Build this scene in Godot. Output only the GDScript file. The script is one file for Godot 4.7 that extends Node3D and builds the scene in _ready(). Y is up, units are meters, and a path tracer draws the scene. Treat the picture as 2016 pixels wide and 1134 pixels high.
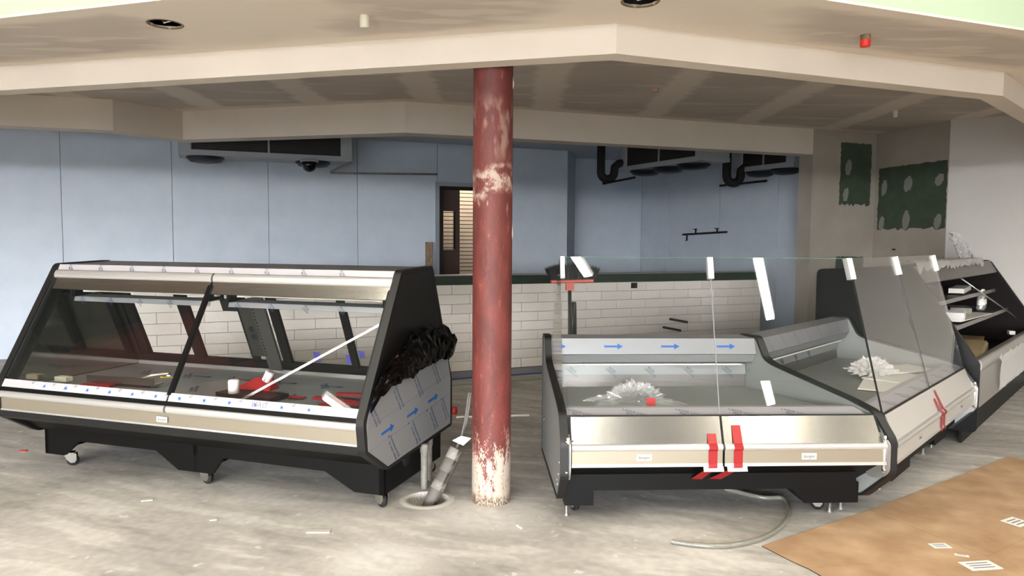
extends Node3D
# Market fit-out: two display cases with slanted glass, a wedge pair of low cases, red pipe column, drywall bulkheads, tiled pony wall, blue panel room behind.
# World: x to the right, y up, z = -d (d = metres in front of the camera). Cases: local x along the front, v (= -z) towards the back.
const TAN225 := 0.41421356
var mats := {}
var names := {}
var rng := RandomNumberGenerator.new()
var font: Font

func _ready() -> void:
	rng.seed = 7
	font = SystemFont.new()
	(font as SystemFont).font_names = PackedStringArray(["Droid Sans"])
	setup_camera()
	setup_light()
	make_materials()
	build_structure()
	build_column()
	build_service_case()
	build_low_cases()
	build_multideck()
	build_cold_room_things()
	build_store_lights()
	build_floor_things()
	build_small_things()

func setup_camera() -> void:
	var cam := Camera3D.new()
	cam.name = "camera"
	cam.fov = 42.98
	cam.near = 0.05
	cam.far = 80.0
	add_child(cam)
	cam.position = Vector3(0, 1.5, 0)
	cam.rotation = Vector3(deg_to_rad(-3.65), 0, deg_to_rad(0.40))
	cam.current = true

func setup_light() -> void:
	var env := Environment.new()
	env.background_mode = Environment.BG_SKY
	var sky := Sky.new()
	var sm := ProceduralSkyMaterial.new()
	sm.sky_top_color = Color(0.84, 0.88, 0.93)
	sm.sky_horizon_color = Color(0.93, 0.93, 0.93)
	sm.ground_bottom_color = Color(0.32, 0.33, 0.34)
	sm.ground_horizon_color = Color(0.5, 0.55, 0.6)
	sm.sky_energy_multiplier = SKY
	sm.ground_energy_multiplier = 1.0
	sky.sky_material = sm
	env.sky = sky
	env.tonemap_mode = Environment.TONE_MAPPER_LINEAR
	env.tonemap_exposure = EXPOSURE
	env.sdfgi_enabled = true
	env.ssao_enabled = true
	env.ssil_enabled = true
	var we := WorldEnvironment.new()
	we.name = "world_environment"
	we.environment = env
	add_child(we)
const SKY := 6.3
const EXPOSURE := 0.97
const STRIP := 7.8

# ---------------------------------------------------------------- helpers
func P(x: float, v: float, y: float) -> Vector3:
	return Vector3(x, y, -v)

func begin(smooth := false) -> SurfaceTool:
	var st := SurfaceTool.new()
	st.begin(Mesh.PRIMITIVE_TRIANGLES)
	st.set_smooth_group(0 if smooth else -1)
	return st

func tri(st: SurfaceTool, a: Vector3, b: Vector3, c: Vector3, ua := Vector2.ZERO, ub := Vector2.ZERO, uc := Vector2.ZERO) -> void:
	st.set_uv(ua); st.add_vertex(a)
	st.set_uv(uc); st.add_vertex(c)
	st.set_uv(ub); st.add_vertex(b)

# corners counter-clockwise seen from outside
func quad(st: SurfaceTool, a: Vector3, b: Vector3, c: Vector3, d: Vector3, u0 := Vector2.ZERO, u1 := Vector2.ONE) -> void:
	tri(st, a, b, c, u0, Vector2(u1.x, u0.y), u1)
	tri(st, a, c, d, u0, u1, Vector2(u0.x, u1.y))

func bx(st: SurfaceTool, c: Vector3, s: Vector3, b := Basis.IDENTITY) -> void:
	var h := s * 0.5
	var p: Array[Vector3] = []
	for i in 8:
		p.append(c + b * Vector3(h.x if i & 1 else -h.x, h.y if i & 2 else -h.y, h.z if i & 4 else -h.z))
	quad(st, p[4], p[5], p[7], p[6], Vector2.ZERO, Vector2(s.x, s.y))
	quad(st, p[1], p[0], p[2], p[3], Vector2.ZERO, Vector2(s.x, s.y))
	quad(st, p[5], p[1], p[3], p[7], Vector2.ZERO, Vector2(s.z, s.y))
	quad(st, p[0], p[4], p[6], p[2], Vector2.ZERO, Vector2(s.z, s.y))
	quad(st, p[6], p[7], p[3], p[2], Vector2.ZERO, Vector2(s.x, s.z))
	quad(st, p[0], p[1], p[5], p[4], Vector2.ZERO, Vector2(s.x, s.z))

# box with chamfered front (+z) edges: tiles, plates
func tile(st: SurfaceTool, c: Vector3, s: Vector3, ch: float, b := Basis.IDENTITY) -> void:
	var h := s * 0.5
	var o: Array[Vector3] = []
	for k in 3:
		var z: float = [-h.z, h.z - ch, h.z][k]
		var i: float = ch if k == 2 else 0.0
		o.append_array([c + b * Vector3(-h.x + i, -h.y + i, z), c + b * Vector3(h.x - i, -h.y + i, z), c + b * Vector3(h.x - i, h.y - i, z), c + b * Vector3(-h.x + i, h.y - i, z)])
	for k in 2:
		for j in 4:
			var n := (j + 1) % 4
			quad(st, o[k * 4 + j], o[k * 4 + n], o[k * 4 + 4 + n], o[k * 4 + 4 + j])
	quad(st, o[8], o[9], o[10], o[11])

func area2(p: PackedVector2Array) -> float:
	var a := 0.0
	for i in p.size():
		a += p[i].cross(p[(i + 1) % p.size()])
	return a

func ccw(p: PackedVector2Array) -> PackedVector2Array:
	var q := p.duplicate()
	if area2(q) < 0:
		q.reverse()
	return q

# profile (v, y) pushed along local x; the ends may be mitred: x = x0 + v*m0 and x1 - v*m1
func prism(st: SurfaceTool, poly: PackedVector2Array, x0: float, x1: float, m0 := 0.0, m1 := 0.0) -> void:
	var p := ccw(poly)
	var n := p.size()
	var len := 0.0
	for i in n:
		var a := p[i]
		var b := p[(i + 1) % n]
		var l := a.distance_to(b)
		quad(st, P(x1 - b.x * m1, b.x, b.y), P(x1 - a.x * m1, a.x, a.y), P(x0 + a.x * m0, a.x, a.y), P(x0 + b.x * m0, b.x, b.y), Vector2(x1, len + l), Vector2(x0, len))
		len += l
	var t := Geometry2D.triangulate_polygon(p)
	for i in range(0, t.size(), 3):
		var q: Array[Vector2] = [p[t[i]], p[t[i + 1]], p[t[i + 2]]]
		if (q[1] - q[0]).cross(q[2] - q[0]) < 0:
			q.reverse()
		tri(st, P(x1 - q[0].x * m1, q[0].x, q[0].y), P(x1 - q[1].x * m1, q[1].x, q[1].y), P(x1 - q[2].x * m1, q[2].x, q[2].y), q[0], q[1], q[2])
		tri(st, P(x0 + q[0].x * m0, q[0].x, q[0].y), P(x0 + q[2].x * m0, q[2].x, q[2].y), P(x0 + q[1].x * m0, q[1].x, q[1].y), q[0], q[2], q[1])

# outline (x, y) pushed from v0 to v1
func xy_prism(st: SurfaceTool, poly: PackedVector2Array, v0: float, v1: float) -> void:
	var p := ccw(poly)
	var n := p.size()
	for i in n:
		var a := p[i]
		var b := p[(i + 1) % n]
		quad(st, P(a.x, v0, a.y), P(a.x, v1, a.y), P(b.x, v1, b.y), P(b.x, v0, b.y))
	var t := Geometry2D.triangulate_polygon(p)
	for i in range(0, t.size(), 3):
		var q: Array[Vector2] = [p[t[i]], p[t[i + 1]], p[t[i + 2]]]
		if (q[1] - q[0]).cross(q[2] - q[0]) < 0:
			q.reverse()
		tri(st, P(q[0].x, v0, q[0].y), P(q[1].x, v0, q[1].y), P(q[2].x, v0, q[2].y), q[0], q[1], q[2])
		tri(st, P(q[0].x, v1, q[0].y), P(q[2].x, v1, q[2].y), P(q[1].x, v1, q[1].y), q[0], q[2], q[1])

# plan outline (x, d) pushed from y0 to y1; uv = plan position
func plan(st: SurfaceTool, poly: PackedVector2Array, y0: float, y1: float) -> void:
	var p := ccw(poly)
	var n := p.size()
	for i in n:
		var a := p[i]
		var b := p[(i + 1) % n]
		quad(st, P(a.x, a.y, y0), P(b.x, b.y, y0), P(b.x, b.y, y1), P(a.x, a.y, y1), Vector2(0, y0), Vector2(a.distance_to(b), y1))
	var t := Geometry2D.triangulate_polygon(p)
	for i in range(0, t.size(), 3):
		var q: Array[Vector2] = [p[t[i]], p[t[i + 1]], p[t[i + 2]]]
		if (q[1] - q[0]).cross(q[2] - q[0]) < 0:
			q.reverse()
		tri(st, P(q[0].x, q[0].y, y1), P(q[1].x, q[1].y, y1), P(q[2].x, q[2].y, y1), q[0], q[1], q[2])
		tri(st, P(q[0].x, q[0].y, y0), P(q[2].x, q[2].y, y0), P(q[1].x, q[1].y, y0), q[0], q[2], q[1])

# a wall of thickness th behind the line a-b in plan (behind = to the left of a->b)
func wall_seg(st: SurfaceTool, a: Vector2, b: Vector2, th: float, y0: float, y1: float) -> void:
	var n := (b - a).normalized().orthogonal() * -th
	if n.y < 0:
		n = -n
	plan(st, PackedVector2Array([a, b, b + n, a + n]), y0, y1)

# polygon of a strip of thickness th along a polyline in (v, y)
func ribbon(pts: Array, th: float) -> PackedVector2Array:
	var o := PackedVector2Array()
	var back := PackedVector2Array()
	for i in pts.size():
		var d0: Vector2 = (pts[i] - pts[i - 1]).normalized() if i > 0 else (pts[1] - pts[0]).normalized()
		var d1: Vector2 = (pts[i + 1] - pts[i]).normalized() if i < pts.size() - 1 else d0
		var n0 := Vector2(d0.y, -d0.x)
		var n1 := Vector2(d1.y, -d1.x)
		var m := (n0 + n1).normalized()
		var k := th / maxf(0.35, m.dot(n0))
		o.append(pts[i])
		back.append(pts[i] + m * k)
	back.reverse()
	o.append_array(back)
	return o

func inset(poly: PackedVector2Array, d: float) -> PackedVector2Array:
	var p := ccw(poly)
	var o := PackedVector2Array()
	var n := p.size()
	for i in n:
		var d0 := (p[i] - p[(i + n - 1) % n]).normalized()
		var d1 := (p[(i + 1) % n] - p[i]).normalized()
		var m := (Vector2(-d0.y, d0.x) + Vector2(-d1.y, d1.x)).normalized()
		o.append(p[i] + m * d / maxf(0.4, m.dot(Vector2(-d0.y, d0.x))))
	return o

func round_corners(poly: PackedVector2Array, r: float, seg := 4) -> PackedVector2Array:
	var o := PackedVector2Array()
	var n := poly.size()
	for i in n:
		var a := poly[(i + n - 1) % n]
		var b := poly[i]
		var c := poly[(i + 1) % n]
		var k: float = min(r, a.distance_to(b) * 0.45, b.distance_to(c) * 0.45)
		var s := b + (a - b).normalized() * k
		var e := b + (c - b).normalized() * k
		for j in seg + 1:
			var t := float(j) / seg
			o.append(s.lerp(b, t).lerp(b.lerp(e, t), t))
	return o

# frame of width w inside an outline, pushed along x
func ring(st: SurfaceTool, poly: PackedVector2Array, w: float, x0: float, x1: float, m0 := 0.0, m1 := 0.0) -> void:
	var p := ccw(poly)
	var q := inset(p, w)
	var n := p.size()
	for i in n:
		var j := (i + 1) % n
		var f := func(a: Vector2, far: bool) -> Vector3: return P(x1 - a.x * m1, a.x, a.y) if far else P(x0 + a.x * m0, a.x, a.y)
		quad(st, f.call(p[j], true), f.call(p[i], true), f.call(p[i], false), f.call(p[j], false))
		quad(st, f.call(q[i], true), f.call(q[j], true), f.call(q[j], false), f.call(q[i], false))
		quad(st, f.call(p[i], true), f.call(p[j], true), f.call(q[j], true), f.call(q[i], true))
		quad(st, f.call(p[j], false), f.call(p[i], false), f.call(q[i], false), f.call(q[j], false))

func tube(st: SurfaceTool, pts: Array, r: float, seg := 10, caps := true, r1 := -1.0) -> void:
	var prev := Vector3.ZERO
	var rings := []
	var n := pts.size()
	for i in n:
		var d: Vector3 = (pts[min(i + 1, n - 1)] - pts[max(i - 1, 0)]).normalized()
		if prev == Vector3.ZERO:
			prev = d.cross(Vector3.UP if absf(d.y) < 0.9 else Vector3.RIGHT).normalized()
		prev = (prev - d * prev.dot(d)).normalized()
		var w := d.cross(prev)
		var rr := r if r1 < 0 else lerpf(r, r1, float(i) / (n - 1))
		var ringp := []
		for k in seg:
			var a := TAU * k / seg
			ringp.append(pts[i] + (prev * cos(a) + w * sin(a)) * rr)
		rings.append(ringp)
	for i in n - 1:
		for k in seg:
			var k2 := (k + 1) % seg
			quad(st, rings[i][k], rings[i][k2], rings[i + 1][k2], rings[i + 1][k], Vector2(float(k) / seg, float(i) / n), Vector2(float(k + 1) / seg, float(i + 1) / n))
	if caps:
		for k in range(1, seg - 1):
			tri(st, rings[0][0], rings[0][k + 1], rings[0][k])
			tri(st, rings[n - 1][0], rings[n - 1][k], rings[n - 1][k + 1])

# spin a profile of (radius, height) about the axis through c
func lathe(st: SurfaceTool, prof: Array, c: Vector3, seg := 20, b := Basis.IDENTITY) -> void:
	for i in prof.size() - 1:
		for k in seg:
			var a0 := TAU * k / seg
			var a1 := TAU * (k + 1) / seg
			var p: Vector2 = prof[i]
			var q: Vector2 = prof[i + 1]
			quad(st, c + b * Vector3(p.x * cos(a0), p.y, -p.x * sin(a0)), c + b * Vector3(p.x * cos(a1), p.y, -p.x * sin(a1)), c + b * Vector3(q.x * cos(a1), q.y, -q.x * sin(a1)), c + b * Vector3(q.x * cos(a0), q.y, -q.x * sin(a0)), Vector2(float(k) / seg, p.y), Vector2(float(k + 1) / seg, q.y))

func words(st: SurfaceTool, text: String, height: float, at: Transform3D, bold := false) -> void:
	var tm := TextMesh.new()
	tm.font = font
	tm.text = text
	tm.font_size = 32
	tm.pixel_size = height / 24.0
	tm.depth = 0.0004
	tm.curve_step = 6.0
	st.append_from(tm, 0, at)

func obj(called: String, st: SurfaceTool, m: Material, parent: Node = self, normals := true) -> MeshInstance3D:
	if normals:
		st.generate_normals()
	var o := MeshInstance3D.new()
	o.name = called
	o.mesh = st.commit()
	o.material_override = m
	parent.add_child(o, true)
	return o

func numbered(called: String) -> String:
	names[called] = names.get(called, -1) + 1
	return called if names[called] == 0 else "%s_%03d" % [called, names[called]]

func tag(o: Node, label: String, category: String, group := "") -> Node:
	o.set_meta("label", label)
	o.set_meta("category", category)
	if group:
		o.set_meta("group", group)
	return o

func thing(called: String, label: String, category: String, at := Vector3.ZERO, turn := 0.0, group := "") -> Node3D:
	var o := Node3D.new()
	o.name = numbered(called)
	add_child(o)
	o.position = at
	o.rotation.y = deg_to_rad(turn)
	tag(o, label, category, group)
	return o

# a thing that is one mesh; its vertices are given in world space and moved to its own base
func single(called: String, label: String, category: String, st: SurfaceTool, m: Material, group := "") -> MeshInstance3D:
	var o := obj(numbered(called), st, m)
	tag(o, label, category, group)
	return o

func struct(called: String, st: SurfaceTool, m: Material, parent: Node = self) -> MeshInstance3D:
	var o := obj(called, st, m, parent)
	if parent == self:
		o.set_meta("kind", "structure")
	return o

func V(a: float, b: float) -> Vector2:
	return Vector2(a, b)

func poly(a: Array) -> PackedVector2Array:
	var o := PackedVector2Array()
	for i in range(0, a.size(), 2):
		o.append(Vector2(a[i], a[i + 1]))
	return o

# axes on a sloping face whose profile runs p0 -> p1 (upwards) in (v, y)
func face_basis(p0: Vector2, p1: Vector2) -> Basis:
	var t := (p1 - p0).normalized()
	return Basis(Vector3.RIGHT, Vector3(0, t.y, -t.x), Vector3(0, t.x, t.y))

# ---------------------------------------------------------------- materials
func mat(key: String, c: Color, rough := 0.8, metal := 0.0) -> StandardMaterial3D:
	if mats.has(key):
		return mats[key]
	var m := StandardMaterial3D.new()
	m.resource_name = key
	m.albedo_color = c
	m.roughness = rough
	m.metallic = metal
	mats[key] = m
	return m

func noise_tex(freq: float, seed: int, lo: Color, hi: Color, oct := 4, size := 512, mid := -1.0) -> NoiseTexture2D:
	var n := FastNoiseLite.new()
	n.seed = seed
	n.frequency = freq
	n.fractal_octaves = oct
	n.noise_type = FastNoiseLite.TYPE_SIMPLEX_SMOOTH
	var t := NoiseTexture2D.new()
	t.width = size
	t.height = size
	t.seamless = true
	t.noise = n
	var g := Gradient.new()
	g.set_color(0, lo)
	g.set_color(1, hi)
	if mid > 0:
		g.set_offset(0, mid - 0.18)
		g.set_offset(1, mid + 0.18)
	t.color_ramp = g
	return t

func bumpy(m: StandardMaterial3D, freq: float, seed: int, strength: float, scale: float) -> void:
	var n := FastNoiseLite.new()
	n.seed = seed
	n.frequency = freq
	var t := NoiseTexture2D.new()
	t.width = 256
	t.height = 256
	t.seamless = true
	t.as_normal_map = true
	t.bump_strength = strength
	t.noise = n
	m.normal_enabled = true
	m.normal_texture = t
	m.normal_scale = 1.0
	m.uv1_triplanar = true
	m.uv1_scale = Vector3.ONE * scale

func noisy(key: String, lo: Color, hi: Color, rough: float, freq: float, scale: float, seed: int, metal := 0.0, world := true) -> StandardMaterial3D:
	var m := mat(key, Color.WHITE, rough, metal)
	m.albedo_texture = noise_tex(freq, seed, lo, hi)
	m.uv1_triplanar = true
	m.uv1_world_triplanar = world
	m.uv1_scale = Vector3.ONE * scale
	return m

func pane(key: String, c: Color, a: float) -> StandardMaterial3D:
	var m := mat(key, Color(c.r, c.g, c.b, a), 0.0)
	m.transparency = BaseMaterial3D.TRANSPARENCY_ALPHA
	return m

func make_materials() -> void:
	noisy("mud", Color(0.80, 0.755, 0.70), Color(0.84, 0.795, 0.74), 0.85, 0.006, 0.35, 3)
	noisy("wall_white", Color(0.74, 0.72, 0.70), Color(0.78, 0.76, 0.74), 0.8, 0.006, 0.3, 5)
	noisy("blue_film", Color(0.685, 0.72, 0.765), Color(0.73, 0.76, 0.80), 0.55, 0.008, 0.6, 9)
	noisy("wall_bare_dimmed", Color(0.60, 0.565, 0.52), Color(0.67, 0.635, 0.59), 0.9, 0.006, 0.4, 6)  # bare board grey with the recess's shade mixed into the colour
	mat("store_deck", Color(0.20, 0.17, 0.155), 0.85)
	mat("blue_seam", Color(0.36, 0.41, 0.49), 0.7)
	noisy("greenboard", Color(0.21, 0.26, 0.20), Color(0.27, 0.32, 0.255), 0.9, 0.01, 0.8, 13)
	mat("store_paint", Color(0.64, 0.71, 0.605), 0.75)
	mat("store_wall", Color(0.50, 0.475, 0.45), 0.85)
	noisy("tile_a", Color(0.83, 0.80, 0.77), Color(0.86, 0.835, 0.805), 0.22, 0.006, 1.0, 15)
	noisy("tile_b", Color(0.815, 0.785, 0.755), Color(0.845, 0.82, 0.79), 0.25, 0.006, 1.0, 16)
	noisy("tile_c", Color(0.84, 0.815, 0.785), Color(0.87, 0.845, 0.815), 0.2, 0.006, 1.0, 17)
	mat("grout", Color(0.42, 0.40, 0.38), 0.95)
	noisy("green_cap", Color(0.10, 0.155, 0.12), Color(0.15, 0.21, 0.165), 0.45, 0.01, 1.0, 19)
	mat("base_grey", Color(0.42, 0.41, 0.41), 0.6)
	mat("blue_tape", Color(0.13, 0.20, 0.46), 0.6)
	mat("purple_tape", Color(0.27, 0.25, 0.55), 0.6)
	mat("green_strip", Color(0.50, 0.60, 0.47), 0.8)
	var black := mat("black_plastic", Color(0.052, 0.048, 0.046), 0.42)
	bumpy(black, 0.06, 4, 1.2, 6.0)
	mat("black_bumper", Color(0.045, 0.043, 0.043), 0.5)
	mat("black_metal", Color(0.022, 0.02, 0.02), 0.5).metallic_specular = 0.3
	mat("black_gap", Color(0.012, 0.012, 0.012), 0.8)
	mat("case_black", Color(0.02, 0.019, 0.02), 0.45).metallic_specular = 0.3
	mat("mullion_brown", Color(0.075, 0.05, 0.047), 0.6).metallic_specular = 0.25
	mat("steel", Color(0.66, 0.645, 0.625), 0.24, 1.0)
	var br := mat("steel_brushed", Color(0.70, 0.685, 0.665), 0.27, 1.0)
	br.anisotropy_enabled = true
	br.anisotropy = 0.7
	mat("steel_mirror", Color(0.74, 0.72, 0.69), 0.07, 1.0)
	mat("steel_soft", Color(0.52, 0.505, 0.49), 0.38, 0.9)
	mat("steel_print", Color(0.56, 0.57, 0.56), 0.36, 0.35)
	mat("champagne", Color(0.615, 0.575, 0.51), 0.4, 0.7)
	mat("alu", Color(0.86, 0.85, 0.84), 0.32, 0.75)
	mat("alu_dull", Color(0.62, 0.61, 0.60), 0.45, 0.8)
	mat("chrome", Color(0.80, 0.80, 0.79), 0.14, 1.0)
	mat("film_white", Color(0.66, 0.645, 0.655), 0.35, 0.1)
	mat("film_steel", Color(0.55, 0.55, 0.56), 0.36, 0.3)
	mat("print_navy", Color(0.13, 0.20, 0.34), 0.6)
	mat("print_blue", Color(0.05, 0.33, 0.62), 0.5)
	mat("print_star", Color(0.10, 0.36, 0.72), 0.5)
	mat("ink", Color(0.10, 0.10, 0.11), 0.6)
	mat("pencil", Color(0.48, 0.47, 0.50), 0.7)
	mat("white_plastic", Color(0.84, 0.83, 0.81), 0.45)
	mat("cream_plastic", Color(0.80, 0.78, 0.70), 0.5)
	mat("red_tape", Color(0.54, 0.07, 0.08), 0.4)
	mat("rubber", Color(0.05, 0.05, 0.05), 0.7)
	mat("red_plastic", Color(0.66, 0.08, 0.07), 0.45)
	mat("paper", Color(0.86, 0.85, 0.82), 0.8)
	mat("label_white", Color(0.66, 0.65, 0.63), 0.5)
	mat("plaster_floor", Color(0.72, 0.70, 0.67), 0.9)
	pane("glass", Color(0.80, 0.90, 0.86), 0.003)
	pane("glass_edge", Color(0.45, 0.62, 0.55), 0.55)
	var poly_film := mat("clear_film", Color(0.95, 0.95, 0.95, 0.10), 0.06)
	poly_film.transparency = BaseMaterial3D.TRANSPARENCY_ALPHA
	var haze_film := mat("milky_film", Color(0.93, 0.92, 0.91, 0.6), 0.45)
	haze_film.transparency = BaseMaterial3D.TRANSPARENCY_ALPHA
	mat("bag", Color(0.006, 0.006, 0.0065), 0.2).metallic_specular = 0.3
	noisy("kraft", Color(0.58, 0.45, 0.33), Color(0.72, 0.60, 0.475), 0.85, 0.012, 0.5, 23)
	mat("kraft_edge", Color(0.18, 0.12, 0.08), 0.9)
	noisy("wood", Color(0.38, 0.31, 0.23), Color(0.52, 0.44, 0.34), 0.8, 0.03, 1.0, 25)
	mat("orange_plastic", Color(0.62, 0.27, 0.21), 0.55)
	mat("bristle", Color(0.085, 0.085, 0.08), 0.8)
	mat("broom_grey", Color(0.20, 0.195, 0.185), 0.35, 0.3)
	mat("door_brown", Color(0.27, 0.21, 0.19), 0.55)
	mat("galv", Color(0.62, 0.64, 0.67), 0.4, 0.8)
	mat("shutter", Color(0.72, 0.67, 0.60), 0.6)
	mat("coil", Color(0.14, 0.12, 0.105), 0.7)
	mat("evap_case", Color(0.58, 0.59, 0.60), 0.5)
	mat("dab", Color(0.50, 0.505, 0.46), 0.9)
	mat("panel_film", Color(0.69, 0.67, 0.645), 0.36, 0.15)
	mat("deck_front", Color(0.58, 0.56, 0.535), 0.4, 0.3)
	mat("fan_navy", Color(0.045, 0.055, 0.11), 0.55)
	noisy("pvc", Color(0.44, 0.425, 0.40), Color(0.58, 0.56, 0.53), 0.65, 0.02, 2.0, 61)
	mat("pvc_dark", Color(0.38, 0.36, 0.34), 0.7)
	var hose := mat("hose", Color(0.55, 0.54, 0.50, 0.55), 0.2)
	hose.transparency = BaseMaterial3D.TRANSPARENCY_ALPHA
	mat("steel_red", Color(0.62, 0.19, 0.14), 0.6)
	var em := mat("tube_glow", Color(0.95, 0.97, 0.92), 0.4)
	em.emission_enabled = true
	em.emission = Color(1.0, 0.99, 0.94)
	em.emission_energy_multiplier = 6.0
	column_material()
	floor_material()
	board_material()

func image_tex(img: Image) -> ImageTexture:
	img.generate_mipmaps()
	return ImageTexture.create_from_image(img)

func fnl(seed: int, freq: float, oct := 4) -> FastNoiseLite:
	var n := FastNoiseLite.new()
	n.seed = seed
	n.frequency = freq
	n.fractal_octaves = oct
	n.noise_type = FastNoiseLite.TYPE_SIMPLEX_SMOOTH
	return n

func ss(a: float, b: float, x: float) -> float:
	return smoothstep(a, b, x)

# red primer on the pipe column, with plaster smears and scraped bands where the photograph has them (height in metres)
func column_material() -> void:
	var w := 512
	var h := 1024
	var img := Image.create(w, h, false, Image.FORMAT_RGB8)
	var a := fnl(31, 0.012, 5)
	var b := fnl(32, 0.05, 4)
	var c := fnl(33, 0.16, 3)
	for j in h:
		var y := 3.0 * (1.0 - float(j) / h)
		for i in w:
			var x := float(i)
			var t := TAU * x / w
			var cx := 90.0 * cos(t)
			var cz := 90.0 * sin(t)
			var na := a.get_noise_3d(cx, j * 1.0, cz)
			var nb := b.get_noise_3d(cx * 0.6, j * 0.4, cz * 0.6)
			var nc := c.get_noise_3d(cx, j * 1.0, cz)
			var col := Color(0.41, 0.18, 0.155).lerp(Color(0.335, 0.14, 0.12), clampf(0.5 + na * 1.2, 0, 1))
			col = col.lerp(Color(0.49, 0.225, 0.19), ss(0.1, 0.5, nb) * 0.5)
			var plaster := 0.0
			# scraped band and the haze above it
			var nh := b.get_noise_3d(cx * 0.3, j * 0.8, cz * 0.3)
			plaster = maxf(plaster, ss(0.10, 0.05, absf(y - 1.835 - 0.03 * sin(t * 2)) + 0.03 * nb) * ss(-0.35, 0.25, nh + 0.25 * nc) * 0.85)
			plaster = maxf(plaster, ss(0.24, 0.08, absf(y - 2.12)) * ss(-0.05, 0.45, na + nb * 0.5) * 0.5)
			plaster = maxf(plaster, ss(0.16, 0.05, absf(y - 1.76)) * ss(0.3, 0.45, nb) * 0.5)
			plaster = maxf(plaster, ss(0.44, 0.56, nb) * ss(0.2, 0.5, nc + 0.2) * 0.4)
			# plaster dragged up from the floor
			var grow := ss(0.72, 0.12, y) * 1.25
			plaster = maxf(plaster, ss(0.55, 0.85, grow * 0.75 + nb * 0.45 + nc * 0.35 + na * 0.2))
			col = col.lerp(Color(0.70, 0.645, 0.59), clampf(plaster, 0, 1))
			var grime := ss(0.075, 0.03, y + 0.03 * nb) * ss(-0.2, 0.25, nc)
			col = col.lerp(Color(0.26, 0.21, 0.12), grime * 0.85)
			col = col.lerp(Color(0.12, 0.07, 0.05), ss(0.52, 0.62, c.get_noise_3d(cx * 0.7 + 300, j * 0.7, cz)) * 0.7)
			img.set_pixel(i, j, col)
	var m := mat("column_red", Color.WHITE, 0.62)
	m.albedo_texture = image_tex(img)

# ground concrete: grey patches, pale plaster dust dragged in arcs, specks
func floor_material() -> void:
	var n := 1536
	var img := Image.create(n, n, false, Image.FORMAT_RGB8)
	var a := fnl(41, 0.004, 5)
	var b := fnl(42, 0.016, 4)
	var c := fnl(43, 0.11, 3)
	var f := fnl(45, 0.006, 3)
	for j in n:
		var d := 12.0 - 12.0 * float(j) / n
		for i in n:
			var x := -6.0 + 12.0 * float(i) / n
			var wx := i + 26.0 * f.get_noise_2d(i, j)
			var na := a.get_noise_2d(wx, j)
			var st := b.get_noise_2d(wx * 0.45 + j * 0.55, j * 2.2 - wx * 0.9)
			var nc := c.get_noise_2d(i, j)
			var base := Color(0.62, 0.60, 0.575).lerp(Color(0.735, 0.71, 0.68), clampf(0.5 + na * 0.9 + st * 0.35, 0, 1))
			base = base.lerp(Color(0.795, 0.775, 0.75), ss(0.12, 0.42, st + na * 0.4) * 0.6)
			base = base.lerp(Color(0.53, 0.51, 0.485), ss(0.2, 0.5, -st - na * 0.3) * 0.4)
			# pale plaster patches beside the pipe opening and where dust was spilt
			var pe := Vector2((x + 0.62) / 0.26, (d - 3.36) / 0.20).length()
			base = base.lerp(Color(0.83, 0.815, 0.795), ss(1.1, 0.7, pe + nc * 0.45 + st * 0.4) * 0.6)
			var pe2 := Vector2((x + 0.1) / 0.35, (d - 3.95) / 0.28).length()
			base = base.lerp(Color(0.825, 0.81, 0.79), ss(1.2, 0.55, pe2 + nc * 0.4 + st * 0.4) * 0.65)
			base = base * (1.0 + nc * 0.07)
			if c.get_noise_2d(i * 0.5 + 900, j * 0.5) > 0.62:
				base = base.lerp(Color(0.83, 0.82, 0.80), 0.7)
			img.set_pixel(i, j, base)
	var m := mat("concrete", Color.WHITE, 0.62)
	m.albedo_texture = image_tex(img)
	m.uv1_scale = Vector3(1.0 / 12.0, -1.0 / 12.0, 1)
	m.uv1_offset = Vector3(0.5, 1.0, 0)

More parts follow.
